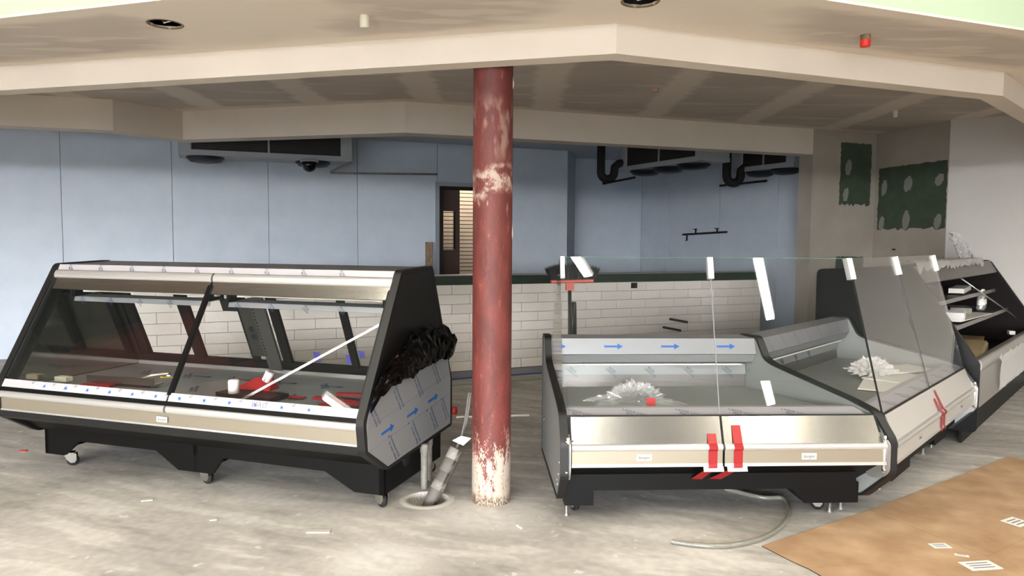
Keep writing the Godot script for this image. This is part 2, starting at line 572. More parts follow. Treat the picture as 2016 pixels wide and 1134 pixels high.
# taped and mudded ceiling board seen from below: grey paper, pale joint compound along the joints and over the screws (uv = plan x, d)
func board_material() -> void:
	for k in 2:
		var n := 1024
		var img := Image.create(n, n, false, Image.FORMAT_RGB8)
		var a := fnl(51 + k, 0.012, 4)
		var b := fnl(55 + k, 0.03, 3)
		var c := fnl(58 + k, 0.008, 3)
		for j in n:
			var d := 4.0 + 6.0 * (1.0 - float(j) / n) if k == 0 else 2.6 + 4.4 * (1.0 - float(j) / n)
			for i in n:
				var x := -5.5 + 11.0 * float(i) / n if k == 0 else -4.6 + 8.6 * float(i) / n
				var na := a.get_noise_2d(i * 0.3, j * 0.9)
				var nb := b.get_noise_2d(i * 0.35, j * 0.9)
				var nc := c.get_noise_2d(i, j)
				var mud := 0.0
				if k == 0:
					# joints every 1.22 m across, screw rows every 0.4 m between them
					var jx := absf(fposmod(x - 1.56 + 0.61 + 0.03 * nc, 1.22) - 0.61)
					mud = maxf(mud, ss(0.20, 0.10, jx + nb * 0.05))
					var row := absf(fposmod(d + 0.05 * nb, 0.42) - 0.21)
					mud = maxf(mud, ss(0.09, 0.02, row) * ss(-0.1, 0.3, nb + na * 0.6) * 0.55)
					var edge := 7.7 + (0.332 * (x + 1.13) if x > -1.13 else -0.256 * (x + 1.13)) - d
					mud = maxf(mud, ss(0.16, 0.05, edge + nb * 0.06))
				else:
					# a wide band along the bulkhead, streaks over the screws, the rest left as bare board
					var back := (3.723 + 0.3776 * (x - 0.512) if x > 0.512 else 3.723 - 0.2694 * (x - 0.512)) - d
					var front := d - (2.88 + 0.37 * (x - 0.12) if x > 0.12 else 2.88 - 0.31 * (x - 0.12))
					mud = maxf(mud, ss(0.16, 0.05, back + nb * 0.05))
					mud = maxf(mud, ss(0.16, 0.07, front + nb * 0.03))
					var bare := maxf(ss(0.95, 0.6, absf(x + 2.75) + na * 0.25), maxf(ss(0.62, 0.35, absf(x + 0.35) + na * 0.2), ss(0.95, 0.6, absf(x - 2.25) + na * 0.25)))
					mud = maxf(mud, 1.0 - bare)
					mud = maxf(mud, ss(0.05, 0.4, nb + na * 0.5) * 0.5)
				var board := Color(0.73, 0.68, 0.63).lerp(Color(0.775, 0.725, 0.675), clampf(0.5 + nc + nb * 0.2, 0, 1))
				img.set_pixel(i, j, board.lerp(Color(0.875, 0.825, 0.765), clampf(mud, 0, 1) * 0.92))
		var m := mat("board_%d" % k, Color.WHITE, 0.88)
		m.albedo_texture = image_tex(img)
		if k == 0:
			m.uv1_scale = Vector3(1.0 / 11.0, -1.0 / 6.0, 1)
			m.uv1_offset = Vector3(0.5, 1.0 + 4.0 / 6.0, 0)
		else:
			m.uv1_scale = Vector3(1.0 / 8.6, -1.0 / 4.4, 1)
			m.uv1_offset = Vector3(4.6 / 8.6, 1.0 + 2.6 / 4.4, 0)

# ---------------------------------------------------------------- the place
const BULK := [Vector2(-10, 6.02), Vector2(0.12, 2.88), Vector2(10, 6.54)]
const BEAM1 := [Vector2(-10, 6.555), Vector2(0.512, 3.723), Vector2(3.10, 4.70), Vector2(6.22, 7.82)]
const BEAM2 := [Vector2(-9.9, 6.02), Vector2(-4.19, 7.755), Vector2(-3.76, 8.425), Vector2(-1.135, 7.755), Vector2(3.815, 9.394)]
const COLD := [Vector2(-9, 7.97), Vector2(0.863, 11.62), Vector2(1.071, 12.65), Vector2(2.3, 13.1), Vector2(4.12, 9.62)]
const SOFFIT_HOLES := [Vector2(-1.77, 3.79), Vector2(0.572, 3.39)]
const HOLE := Vector2(-0.485, 4.16)

func shift_line(line: Array, by: float) -> Array:
	var o := []
	for i in line.size():
		var d0: Vector2 = (line[i] - line[i - 1]).normalized() if i > 0 else (line[1] - line[0]).normalized()
		var d1: Vector2 = (line[i + 1] - line[i]).normalized() if i < line.size() - 1 else d0
		var n0 := Vector2(-d0.y, d0.x)
		var n1 := Vector2(-d1.y, d1.x)
		var m := (n0 + n1).normalized()
		o.append(line[i] + m * by / maxf(0.4, m.dot(n0)))
	return o

func between(a: Array, b: Array) -> PackedVector2Array:
	var o := PackedVector2Array(a)
	var r := b.duplicate()
	r.reverse()
	o.append_array(PackedVector2Array(r))
	return o

func build_structure() -> void:
	# floor slab with the round opening for the drain pipe
	var st := begin()
	var c := HOLE
	var r := 0.115
	var q := 0.16
	for rect in [[-10.0, -10.0, 10.0, c.y - q], [-10.0, c.y + q, 10.0, 14.0], [-10.0, c.y - q, c.x - q, c.y + q], [c.x + q, c.y - q, 10.0, c.y + q]]:
		plan(st, poly([rect[0], rect[1], rect[2], rect[1], rect[2], rect[3], rect[0], rect[3]]), -0.2, 0.0)
	var n := 32
	for k in n:
		var a0 := TAU * k / n
		var a1 := TAU * (k + 1) / n
		var e0 := Vector2(cos(a0), sin(a0))
		var e1 := Vector2(cos(a1), sin(a1))
		var o0 := c + e0 * q / maxf(absf(e0.x), absf(e0.y))
		var o1 := c + e1 * q / maxf(absf(e1.x), absf(e1.y))
		var i0 := c + e0 * r
		var i1 := c + e1 * r
		tri(st, P(i0.x, i0.y, 0), P(o0.x, o0.y, 0), P(o1.x, o1.y, 0), i0, o0, o1)
		tri(st, P(i0.x, i0.y, 0), P(o1.x, o1.y, 0), P(i1.x, i1.y, 0), i0, o1, i1)
		quad(st, P(i0.x, i0.y, 0), P(i1.x, i1.y, 0), P(i1.x, i1.y, -0.12), P(i0.x, i0.y, -0.12))
		tri(st, P(c.x, c.y, -0.11), P(i0.x, i0.y, -0.11), P(i1.x, i1.y, -0.11), c, i0, i1)
	struct("floor", st, mats.concrete)

	# front bulkhead: lit upper face and the dropped soffit behind it
	st = begin()
	plan(st, between(BULK, shift_line(BULK, 0.1)), 2.6002, 4.8)
	struct("wall_bulkhead", st, mats.store_paint)
	# two round cut-outs for lamps go right through the soffit board
	st = begin()
	var sof := between(BULK, [Vector2(-10, 6.555), Vector2(0.512, 3.723), Vector2(3.10, 4.70), Vector2(6.22, 7.82), Vector2(10, 7.9)])
	var cut := [-10.5, SOFFIT_HOLES[0].x, SOFFIT_HOLES[1].x, 10.5]
	for k in 3:
		var strip := poly([cut[k], 2, cut[k + 1], 2, cut[k + 1], 9, cut[k], 9])
		for piece in Geometry2D.intersect_polygons(sof, strip):
			var left: Array = [piece]
			for hc in SOFFIT_HOLES:
				var circle := PackedVector2Array()
				for i in 28:
					circle.append(hc + Vector2(cos(TAU * i / 28), sin(TAU * i / 28)) * (0.083 + 0.004 * sin(i * 2.3) + 0.003 * cos(i * 5.1)))
				var next := []
				for p in left:
					next.append_array(Geometry2D.clip_polygons(p, circle))
				left = next
			for p in left:
				plan(st, p, 2.588, 2.600)
	struct("ceiling_soffit", st, mats.board_1)
	# dropped beam faces
	for k in 2:
		st = begin()
		var line: Array = [BEAM1, BEAM2][k]
		plan(st, between(line, shift_line(line, [0.13, 0.24][k])), [2.44, 2.63][k], [2.97, 2.97][k])
		struct(["trim_1", "trim_2"][k], st, mats.mud)
	# higher ceiling between the beams and over the cold room
	st = begin()
	var back1 := shift_line(BEAM1, 0.12)
	plan(st, between(back1, [Vector2(-10, 14), Vector2(10, 14)]), 2.95, 3.0)
	struct("ceiling", st, mats.board_0)
	st = begin()
	plan(st, poly([-10, 8.9, -4.2, 8.9, -1.1, 8.35, 3.7, 9.85, 6, 14, -10, 14]), 2.93, 2.948)
	struct("ceiling_cold_room", st, mat("cold_ceiling", Color(0.66, 0.69, 0.73), 0.7))

	# store shell behind the camera, with the shop windows that let the daylight in
	st = begin()
	plan(st, poly([-10, -10, 10, -10, 10, 14, -10, 14]), 4.8, 4.95)
	struct("ceiling_store", st, mats.store_deck)
	for s in [-1, 1]:
		st = begin()
		plan(st, poly([10.0 * s, -10.2, 10.2 * s, -10.2, 10.2 * s, 14.2, 10.0 * s, 14.2]), -0.2, 4.85)
		struct("wall_store_left" if s < 0 else "wall_store_right", st, mats.store_wall)
	st = begin()
	plan(st, poly([-10, 14, 10, 14, 10, 14.2, -10, 14.2]), -0.2, 4.85)
	struct("wall_rear", st, mats.store_wall)
	st = begin()
	var frames := begin()
	plan(st, poly([-10, -10.2, 10, -10.2, 10, -10, -10, -10]), -0.2, 0.35)
	plan(st, poly([-10, -10.2, 10, -10.2, 10, -10, -10, -10]), 3.1, 4.85)
	for xs in [[-10.0, -9.1], [-3.3, -2.4], [2.4, 10.0]]:
		plan(st, poly([xs[0], -10.2, xs[1], -10.2, xs[1], -10, xs[0], -10]), 0.35, 3.1)
	struct("wall_front", st, mats.store_wall)
	for k in 2:
		var x0: float = [-9.1, -2.4][k]
		var x1: float = [-3.3, 2.4][k]
		for i in 4:
			var x := lerpf(x0 + 0.03, x1 - 0.03, i / 3.0)
			bx(frames, Vector3(x, 1.725, 10.1), Vector3(0.06, 2.75, 0.08))
		bx(frames, Vector3((x0 + x1) / 2, 0.38, 10.1), Vector3(x1 - x0, 0.06, 0.08))
		bx(frames, Vector3((x0 + x1) / 2, 3.07, 10.1), Vector3(x1 - x0, 0.06, 0.08))
	struct("window_1", frames, mats.alu_dull)
	# pavement outside, so that the low sky has a ground
	st = begin()
	plan(st, poly([-40, -40, 40, -40, 40, -10.2, -40, -10.2]), -0.25, -0.02)
	struct("pavement", st, mat("pavement", Color(0.45, 0.45, 0.44), 0.9))

	# drywall round the recess at the end of the tiled wall
	st = begin()
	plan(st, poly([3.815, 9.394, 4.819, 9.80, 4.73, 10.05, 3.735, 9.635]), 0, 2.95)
	struct("wall_recess", st, mats.wall_bare_dimmed)
	st = begin()
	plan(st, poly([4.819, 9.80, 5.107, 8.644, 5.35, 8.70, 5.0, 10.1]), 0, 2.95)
	struct("wall_return", st, mats.wall_bare_dimmed)
	st = begin()
	plan(st, poly([5.107, 8.644, 10, 4.87, 10, 5.2, 5.25, 8.85]), 0, 2.95)
	struct("wall_right", st, mats.wall_white)
	greenboards()
	cold_room()
	pony_wall()

# irregular plaster-edged patches of bare green board, a few millimetres proud of the compound
func greenboards() -> void:
	var n := fnl(77, 2.3, 3)
	var wa := Vector2(3.815, 9.394)
	var wb := Vector2(4.819, 9.80)
	var wc := Vector2(5.107, 8.644)
	for a in [[wa.lerp(wb, 0.43), wa.lerp(wb, 0.92), 2.01, 2.81], [wb.lerp(wc, 0.06), wb.lerp(wc, 0.985), 1.69, 2.49], [wa.lerp(wb, 0.41), wa.lerp(wb, 0.85), 0.9, 1.33]]:
		var p0: Vector2 = a[0]
		var p1: Vector2 = a[1]
		var dir := (p1 - p0).normalized()
		var out := Vector2(dir.y, -dir.x)
		if out.dot(p0) > 0:
			out = -out
		var st := begin()
		var w := p0.distance_to(p1)
		var h: float = a[3] - a[2]
		var nu := 24
		var rim := []
		for k in nu * 4:
			var side := k / nu
			var t := float(k % nu) / nu
			var u: float = [t, 1.0, 1.0 - t, 0.0][side]
			var vv: float = [0.0, t, 1.0, 1.0 - t][side]
			var j := (0.05 if side == 0 else 0.018) * n.get_noise_2d(k * 0.35, h * 9.0)
			rim.append(Vector2(u * w + (j if side % 2 else 0.0), a[2] + vv * h + (0.0 if side % 2 else j)))
		var to3 := func(q: Vector2, o: float) -> Vector3:
			var b := p0 + dir * q.x + out * o
			return P(b.x, b.y, q.y)
		var mid := Vector2(w / 2, a[2] + h / 2)
		for k in rim.size():
			var k2: int = (k + 1) % rim.size()
			tri(st, to3.call(mid, 0.004), to3.call(rim[k], 0.004), to3.call(rim[k2], 0.004))
			quad(st, to3.call(rim[k], -0.003), to3.call(rim[k2], -0.003), to3.call(rim[k2], 0.004), to3.call(rim[k], 0.004))
		var host: Node = get_node("wall_return") if p0.x > 4.8 else get_node("wall_recess")
		obj("green_board", st, mats.greenboard, host)
		# dabs of compound over the screw heads
		var dabs := [[0.09, 0.68, 0.05, 0.10], [0.46, 0.70, 0.075, 0.09], [0.9, 0.72, 0.07, 0.07], [0.07, 0.10, 0.05, 0.09], [0.45, 0.12, 0.06, 0.13], [0.9, 0.10, 0.06, 0.09]] if w > 0.8 else [[0.25, 0.6, 0.055, 0.1], [0.2, 0.16, 0.05, 0.085]]
		if h < 0.5:
			dabs = [[0.3, 0.3, 0.04, 0.08]]
		for db in dabs:
			st = begin(true)
			for k in 18:
				var a0 := TAU * k / 18
				var a1 := TAU * (k + 1) / 18
				var cc := Vector2(db[0] * w, a[2] + db[1] * h)
				var rr := func(an: float) -> Vector2: return cc + Vector2(cos(an) * db[2], sin(an) * db[3] + cos(an) * db[3] * 0.25) * (1.0 + 0.3 * n.get_noise_2d(cos(an) * 3 + db[0] * 50, sin(an) * 3))
				tri(st, to3.call(cc, 0.008), to3.call(rr.call(a0), 0.0045), to3.call(rr.call(a1), 0.0045))
			obj("compound_dab", st, mats.dab, host)

func cold_room() -> void:
	var wall := Node3D.new()
	wall.name = "wall_cold_room"
	wall.set_meta("kind", "structure")
	add_child(wall)
	# backing first, then the single panels with open joints
	for s in 4:
		var a: Vector2 = COLD[s]
		var b: Vector2 = COLD[s + 1]
		var dir := (b - a).normalized()
		var nrm := Vector2(-dir.y, dir.x)
		var L := a.distance_to(b)
		var cuts: Array = [0.0, L]
		if s == 0:
			# joints measured along the long wall, with the door opening between the last two
			cuts = [0.0, 1.3]
			for x in [-6.85, -5.65, -4.465, -3.342, -2.212]:
				cuts.append((x - a.x) / dir.x)
			cuts.append((-1.115 - a.x) / dir.x)
			cuts.append((-0.10 - a.x) / dir.x)
			cuts.append(L)
		elif s == 3:
			cuts = [0.0, 0.74, 1.95, 3.1, L]
		for i in cuts.size() - 1:
			var p: Vector2 = a + dir * (float(cuts[i]) + 0.003)
			var q: Vector2 = a + dir * (float(cuts[i + 1]) - 0.003)
			var y0 := 0.0
			if s == 0 and i == cuts.size() - 3:
				y0 = 2.34
			var st := begin()
			plan(st, PackedVector2Array([p, q, q + nrm * 0.05, p + nrm * 0.05]), y0, 2.94)
			obj("panel", st, mats.blue_film, wall)
		var bs := begin()
		if s == 0:
			var o0 := a + dir * float(cuts[cuts.size() - 3])
			var o1 := a + dir * float(cuts[cuts.size() - 2])
			plan(bs, PackedVector2Array([a + nrm * 0.05, o0 + nrm * 0.05, o0 + nrm * 0.12, a + nrm * 0.12]), 0, 2.94)
			plan(bs, PackedVector2Array([o1 + nrm * 0.05, b + nrm * 0.05, b + nrm * 0.12, o1 + nrm * 0.12]), 0, 2.94)
			plan(bs, PackedVector2Array([o0 + nrm * 0.05, o1 + nrm * 0.05, o1 + nrm * 0.12, o0 + nrm * 0.12]), 2.34, 2.94)
			cold_door(o0, o1, dir, nrm)
		else:
			plan(bs, PackedVector2Array([a + nrm * 0.05, b + nrm * 0.05, b + nrm * 0.12, a + nrm * 0.12]), 0, 2.94)
		obj("backing", bs, mats.blue_seam, wall)
	# end of the cold room to the side
	var st2 := begin()
	plan(st2, poly([-9.2, 6.3, -9, 6.3, -9, 8.1, -9.2, 8.1]), 0, 2.94)
	struct("wall_cold_end", st2, mats.blue_film)

func cold_door(a: Vector2, b: Vector2, dir: Vector2, nrm: Vector2) -> void:
	# galvanised frame, dark gasket inside it, brown leaf swung into the passage, slatted shutter beyond
	var door := Node3D.new()
	door.name = "door_1"
	door.set_meta("kind", "structure")
	add_child(door)
	var fr := func(u0: float, u1: float, o0: float, o1: float, y0: float, y1: float, called: String, m: Material) -> void:
		var st := begin()
		var p := a + dir * u0
		var q := a + dir * u1
		plan(st, PackedVector2Array([p + nrm * o0, q + nrm * o0, q + nrm * o1, p + nrm * o1]), y0, y1)
		obj(called, st, m, door)
	var w := a.distance_to(b)
	fr.call(-0.03, 0.03, -0.015, 0.13, 0.0, 2.37, "frame_jamb", mats.galv)
	fr.call(w - 0.03, w + 0.03, -0.015, 0.13, 0.0, 2.37, "frame_jamb", mats.galv)
	fr.call(0.03, w - 0.03, -0.015, 0.13, 2.31, 2.37, "frame_head", mats.galv)
	fr.call(0.03, 0.085, 0.0, 0.10, 0.0, 2.31, "gasket", mats.black_gap)
	fr.call(0.085, w - 0.03, 0.0, 0.10, 2.26, 2.31, "gasket", mats.black_gap)
	# leaf
	var leaf := Node3D.new()
	leaf.name = "door_leaf"
	door.add_child(leaf)
	var lp := func(u0: float, u1: float, y0: float, y1: float, o: float, th: float, called: String, m: Material) -> void:
		var st := begin()
		var p := a + dir * u0 + nrm * (o + u0 * 0.35)
		var q := a + dir * u1 + nrm * (o + u1 * 0.35)
		plan(st, PackedVector2Array([p, q, q + nrm * th, p + nrm * th]), y0, y1)
		obj(called, st, m, leaf)
	lp.call(0.09, 0.42, 0.05, 1.36, 0.11, 0.045, "leaf_panel", mats.door_brown)
	lp.call(0.09, 0.42, 1.95, 2.28, 0.11, 0.045, "leaf_panel", mats.door_brown)
	lp.call(0.09, 0.135, 1.36, 1.95, 0.11, 0.045, "leaf_panel", mats.door_brown)
	lp.call(0.34, 0.42, 1.36, 1.95, 0.11, 0.045, "leaf_panel", mats.door_brown)
	lp.call(0.32, 0.34, 1.36, 1.95, 0.10, 0.05, "window_bead", mats.black_gap)
	lp.call(0.135, 0.34, 1.36, 1.375, 0.10, 0.05, "window_bead", mats.alu_dull)
	lp.call(0.135, 0.34, 1.375, 1.95, 0.13, 0.006, "pane", mats.glass)
	# shutter slats across the passage
	var o := a - dir * 0.3 + nrm * 1.3
	var e := b + dir * 0.9 + nrm * 1.3
	for k in 38:
		var st := begin()
		var y := 0.03 + k * 0.065
		plan(st, PackedVector2Array([o, e, e + nrm * 0.02, o + nrm * 0.02]), y, y + 0.053)
		obj("shutter_slat", st, mats.shutter, door)
	var bk := begin()
	plan(bk, PackedVector2Array([o + nrm * 0.02, e + nrm * 0.02, e + nrm * 0.05, o + nrm * 0.05]), 0, 2.6)
	obj("shutter_back", bk, mats.mullion_brown, door)
	# passage walls and lid
	for k in 2:
		var st := begin()
		var p: Vector2 = [a - dir * 0.3, b + dir * 0.9][k]
		plan(st, PackedVector2Array([p + nrm * 0.13, p + dir * 0.05 + nrm * 0.13, p + dir * 0.05 + nrm * 1.4, p + nrm * 1.4]), 0, 2.6)
		obj("passage_wall", st, mats.store_wall, door)
	var st3 := begin()
	plan(st3, PackedVector2Array([a - dir * 0.3 + nrm * 0.13, b + dir * 0.9 + nrm * 0.13, e + nrm * 0.1, o + nrm * 0.1]), 2.6, 2.65)
	obj("passage_lid", st3, mats.store_wall, door)
	# lamp over the passage
	var lamp := thing("passage_lamp", "small round ceiling lamp in the passage behind the brown door", "lamp")
	var c := a.lerp(b, 0.75) + nrm * 0.7
	var ls := begin(true)
	lathe(ls, [V(0.0, -0.05), V(0.07, -0.045), V(0.10, 0.0), V(0.10, 0.02), V(0.0, 0.02)], P(c.x, c.y, 2.57))
	obj("lamp_glass", ls, mats.tube_glow, lamp)
	var l := OmniLight3D.new()
	l.name = "passage_light"
	l.light_color = Color(1.0, 0.93, 0.86)
	l.light_energy = 1.1
	l.light_size = 0.08
	l.omni_range = 8.0
	l.shadow_enabled = true
	lamp.add_child(l)
	l.position = P(c.x, c.y, 2.47)

func pony_wall() -> void:
	# low wall of running-bond white tiles, dark green cap, grey cove base
	var w := Node3D.new()
	w.name = "wall_tiled"
	w.set_meta("kind", "structure")
	add_child(w)
	var a := Vector2(-3.55, 6.635)
	var dir := Vector2(0.9213, 0.3889)
	w.position = P(a.x, a.y, 0)
	w.rotation.y = atan2(dir.y, dir.x)
	var L := 7.37
	var st := begin()
	bx(st, Vector3(L / 2, 0.52, -0.075), Vector3(L, 1.04, 0.13))
	obj("core", st, mats.grout, w)
	var row_h := 0.1045
	var y0 := 0.085
	var tl := 0.41
	for r in 9:
		var x := -0.205 * (r % 2) - 0.13
		while x < L:
			var x0 := maxf(x, 0.0) + 0.0018
			var x1 := minf(x + tl, L) - 0.0018
			if x1 - x0 > 0.03:
				st = begin()
				var c := Vector3((x0 + x1) / 2, y0 + (r + 0.5) * row_h, -0.004 + rng.randf_range(-0.0008, 0.0008))
				tile(st, c, Vector3(x1 - x0, row_h - 0.0036, 0.012), 0.0015)
				obj("tile", st, mats[["tile_a", "tile_b", "tile_a", "tile_c"][rng.randi() % 4]], w)
			x += tl
	st = begin()
	tile(st, Vector3(L / 2, 1.075, -0.07), Vector3(L + 0.01, 0.095, 0.165), 0.006)
	obj("cap_band", st, mats.green_cap, w)
	st = begin()
	bx(st, Vector3(L / 2, 1.129, -0.07), Vector3(L + 0.01, 0.012, 0.17))
	obj("cap_top", st, mats.alu_dull, w)
	st = begin()
	tile(st, Vector3(L / 2, 0.041, 0.004), Vector3(L, 0.08, 0.02), 0.004)
	obj("cove_base", st, mats.base_grey, w)
	st = begin()
	bx(st, Vector3(4.0, 0.006, 0.02), Vector3(3.6, 0.012, 0.012))
	obj("masking_tape_edge", st, mats.blue_tape, w)
	st = begin()
	bx(st, Vector3(3.75, 0.0012, 0.33), Vector3(2.6, 0.0024, 0.06))
	obj("floor_strip", st, mats.green_strip, w)
	# recessed outlet in the tiles
	st = begin()
	tile(st, Vector3(5.44, 0.983, 0.003), Vector3(0.085, 0.065, 0.01), 0.002)
	obj("outlet_box", st, mats.mullion_brown, w)
	st = begin()
	bx(st, Vector3(5.45, 0.983, 0.009), Vector3(0.03, 0.036, 0.003))
	obj("outlet_socket", st, mats.black_gap, w)

func build_column() -> void:
	var st := begin(true)
	var c := Vector2(-0.113, 4.165)
	var seg := 48
	for k in seg:
		for j in 12:
			var y0 := 3.0 * j / 12.0
			var y1 := 3.0 * (j + 1) / 12.0
			var a0 := TAU * k / seg - PI / 2
			var a1 := TAU * (k + 1) / seg - PI / 2
			quad(st, P(c.x + 0.112 * cos(a0), c.y + 0.112 * sin(a0), y0), P(c.x + 0.112 * cos(a1), c.y + 0.112 * sin(a1), y0), P(c.x + 0.112 * cos(a1), c.y + 0.112 * sin(a1), y1), P(c.x + 0.112 * cos(a0), c.y + 0.112 * sin(a0), y1), Vector2(float(k) / seg, 1.0 - y0 / 3.0), Vector2(float(k + 1) / seg, 1.0 - y1 / 3.0))
	var o := obj("pipe_column", st, mats.column_red)
	tag(o, "red primed steel pipe column smeared with white plaster, standing under the dropped beam", "column")
	o.set_meta("kind", "thing")
	# plaster blobs that stand off the steel
	var n := fnl(91, 3.0, 3)
	for a in [[0.6, 2.38, 0.012, 0.05], [0.62, 1.55, 0.012, 0.06]]:
		st = begin(true)
		var an: float = a[0]
		var cc := Vector3(c.x + 0.106 * sin(an * 2.4), a[1], -(c.y - 0.106 * cos(an * 2.4)))
		lathe(st, [V(0.0, -a[3]), V(a[2] * 0.8, -a[3] * 0.5), V(a[2], 0.0), V(a[2] * 0.6, a[3] * 0.7), V(0.0, a[3])], cc, 9)
		obj("plaster_dab", st, mats.mud, o)

# ---------------------------------------------------------------- shared case parts
func caster(parent: Node, at: Vector3, turn: float) -> void:
	var c := Node3D.new()
	c.name = "caster"
	parent.add_child(c, true)
	c.position = at
	c.rotation.y = turn
	var st := begin(true)
	var turnx := Basis(Vector3.FORWARD, PI / 2)
	lathe(st, [V(0.0, -0.014), V(0.03, -0.014), V(0.036, -0.008), V(0.036, 0.008), V(0.03, 0.014), V(0.0, 0.014)], Vector3(0, 0.036, 0.018), 20, turnx)
	obj("wheel", st, mats.rubber, c)
	st = begin(true)
	lathe(st, [V(0.0, -0.0165), V(0.016, -0.0165), V(0.018, -0.014), V(0.018, 0.014), V(0.016, 0.0165), V(0.0, 0.0165)], Vector3(0, 0.036, 0.018), 14, turnx)
	obj("hub", st, mats.chrome, c)
	st = begin()
	for s in [-1, 1]:
		xy_fork(st, 0.021 * s)
	bx(st, Vector3(0, 0.08, 0.008), Vector3(0.046, 0.006, 0.05))
	bx(st, Vector3(0, 0.088, 0), Vector3(0.06, 0.006, 0.06))
	obj("fork", st, mats.chrome, c)

func xy_fork(st: SurfaceTool, x: float) -> void:
	var p := poly([0.028, 0.082, -0.042, 0.082, -0.044, 0.04, -0.032, 0.022, -0.008, 0.022, 0.018, 0.05])
	prism(st, p, x - 0.002, x + 0.002)

func leg_foot(parent: Node, at: Vector3, h: float) -> void:
	var st := begin(true)
	lathe(st, [V(0.0, 0.0), V(0.016, 0.0), V(0.016, 0.006), V(0.0085, 0.012), V(0.0085, h), V(0.0, h)], at, 12)
	obj("levelling_foot", st, mats.alu_dull, parent)

func label_plate(parent: Node, x: float, p0: Vector2, p1: Vector2, s: float) -> void:
	# framed maker's plate with its lettering
	var b := face_basis(p0, p1)
	var c := P(x, (p0.x + p1.x) / 2, (p0.y + p1.y) / 2)
	var st := begin()
	bx(st, c + b.z * 0.001, Vector3(0.080, 0.034, 0.002) * s, b)
	var o := obj("label_plate", st, mats.label_white, parent)
	st = begin()
	for k in 4:
		var hz := k < 2
		var sg := -1 if k % 2 else 1
		bx(st, c + b.z * 0.0022 + (b.y * 0.0145 if hz else b.x * 0.0375) * sg * s, Vector3(0.0755 if hz else 0.0012, 0.0012 if hz else 0.029, 0.0006) * s, b)
	words(st, "börgen", 0.0135 * s, Transform3D(b, c + b.z * 0.0024 - b.y * 0.0012 * s))
	obj("lettering", st, mats.ink, o)

# rows of the protective film's slanted print along a face
func film_print(parent: Node, x0: float, x1: float, step: float, p0: Vector2, p1: Vector2, lines: Array, size: float, lean: float, m: Material, lift := 0.002, rows := 1) -> void:
	var b := face_basis(p0, p1)
	var st := SurfaceTool.new()
	st.begin(Mesh.PRIMITIVE_TRIANGLES)
	for r in rows:
		var q := p0.lerp(p1, (r + 0.5) / rows)
		var x := x0 + step * (0.5 if r % 2 else 0.2)
		while x < x1:
			var c := P(x, q.x, q.y) + b.z * lift
			for i in lines.size():
				var rot := b * Basis(Vector3(0, 0, 1), lean)
				words(st, lines[i], size, Transform3D(rot, c + rot * Vector3(size * 0.5 * i, -i * size * 1.25, 0)))
			x += step
	obj("film_print", st, m, parent, false)

func arrow(st: SurfaceTool, c: Vector3, b: Basis, l: float) -> void:
	var f := func(x: float, y: float) -> Vector3: return c + b * Vector3(x * l, y * l, 0)
	quad(st, f.call(-0.5, -0.05), f.call(0.25, -0.05), f.call(0.25, 0.05), f.call(-0.5, 0.05))
	tri(st, f.call(0.2, -0.16), f.call(0.5, 0.0), f.call(0.2, 0.16))

func star(st: SurfaceTool, c: Vector3, b: Basis, r: float) -> void:
	for k in 12:
		var a := TAU * k / 12
		var r1 := r * (1.0 if k % 2 else 0.8)
		tri(st, c + b * Vector3(cos(a - 0.16), sin(a - 0.16), 0) * r * 0.3, c + b * Vector3(cos(a + 0.16), sin(a + 0.16), 0) * r * 0.3, c + b * Vector3(cos(a), sin(a), 0) * r1)
	for k in 10:
		tri(st, c, c + b * Vector3(cos(TAU * k / 10), sin(TAU * k / 10), 0) * r * 0.36, c + b * Vector3(cos(TAU * (k + 1) / 10), sin(TAU * (k + 1) / 10), 0) * r * 0.36)

func sheet(parent: Node, called: String, pts: Array, th: float, x0: float, x1: float, m: Material, m0 := 0.0, m1 := 0.0) -> MeshInstance3D:
	var st := begin()
	prism(st, ribbon(pts, th), x0, x1, m0, m1)
	return obj(called, st, m, parent)

# round-nosed rail: profile bulging out of the line p0 (bottom) -> p1 (top)
func nosing(parent: Node, called: String, p0: Vector2, p1: Vector2, bulge: float, x0: float, x1: float, m: Material, m0 := 0.0, m1 := 0.0) -> MeshInstance3D:
	var pts := PackedVector2Array()
	var t := (p1 - p0)
	var n := Vector2(-t.y, t.x).normalized()
	for k in 9:
		var a := PI * k / 8
		pts.append(p0 + t * (0.5 - 0.5 * cos(a)) + n * bulge * sin(a))
	pts.append(p1 - n * 0.012)
	pts.append(p0 - n * 0.012)
	var st := begin()
	prism(st, pts, x0, x1, m0, m1)
	return obj(called, st, m, parent)

# ---------------------------------------------------------------- the tall service case
const SVC_OUT := [0.02, 0.397, 0.256, 0.245, 1.172, 0.28, 1.172, 0.59, 0.862, 1.347, 0.441, 1.333, 0.002, 0.578, 0.0, 0.54]

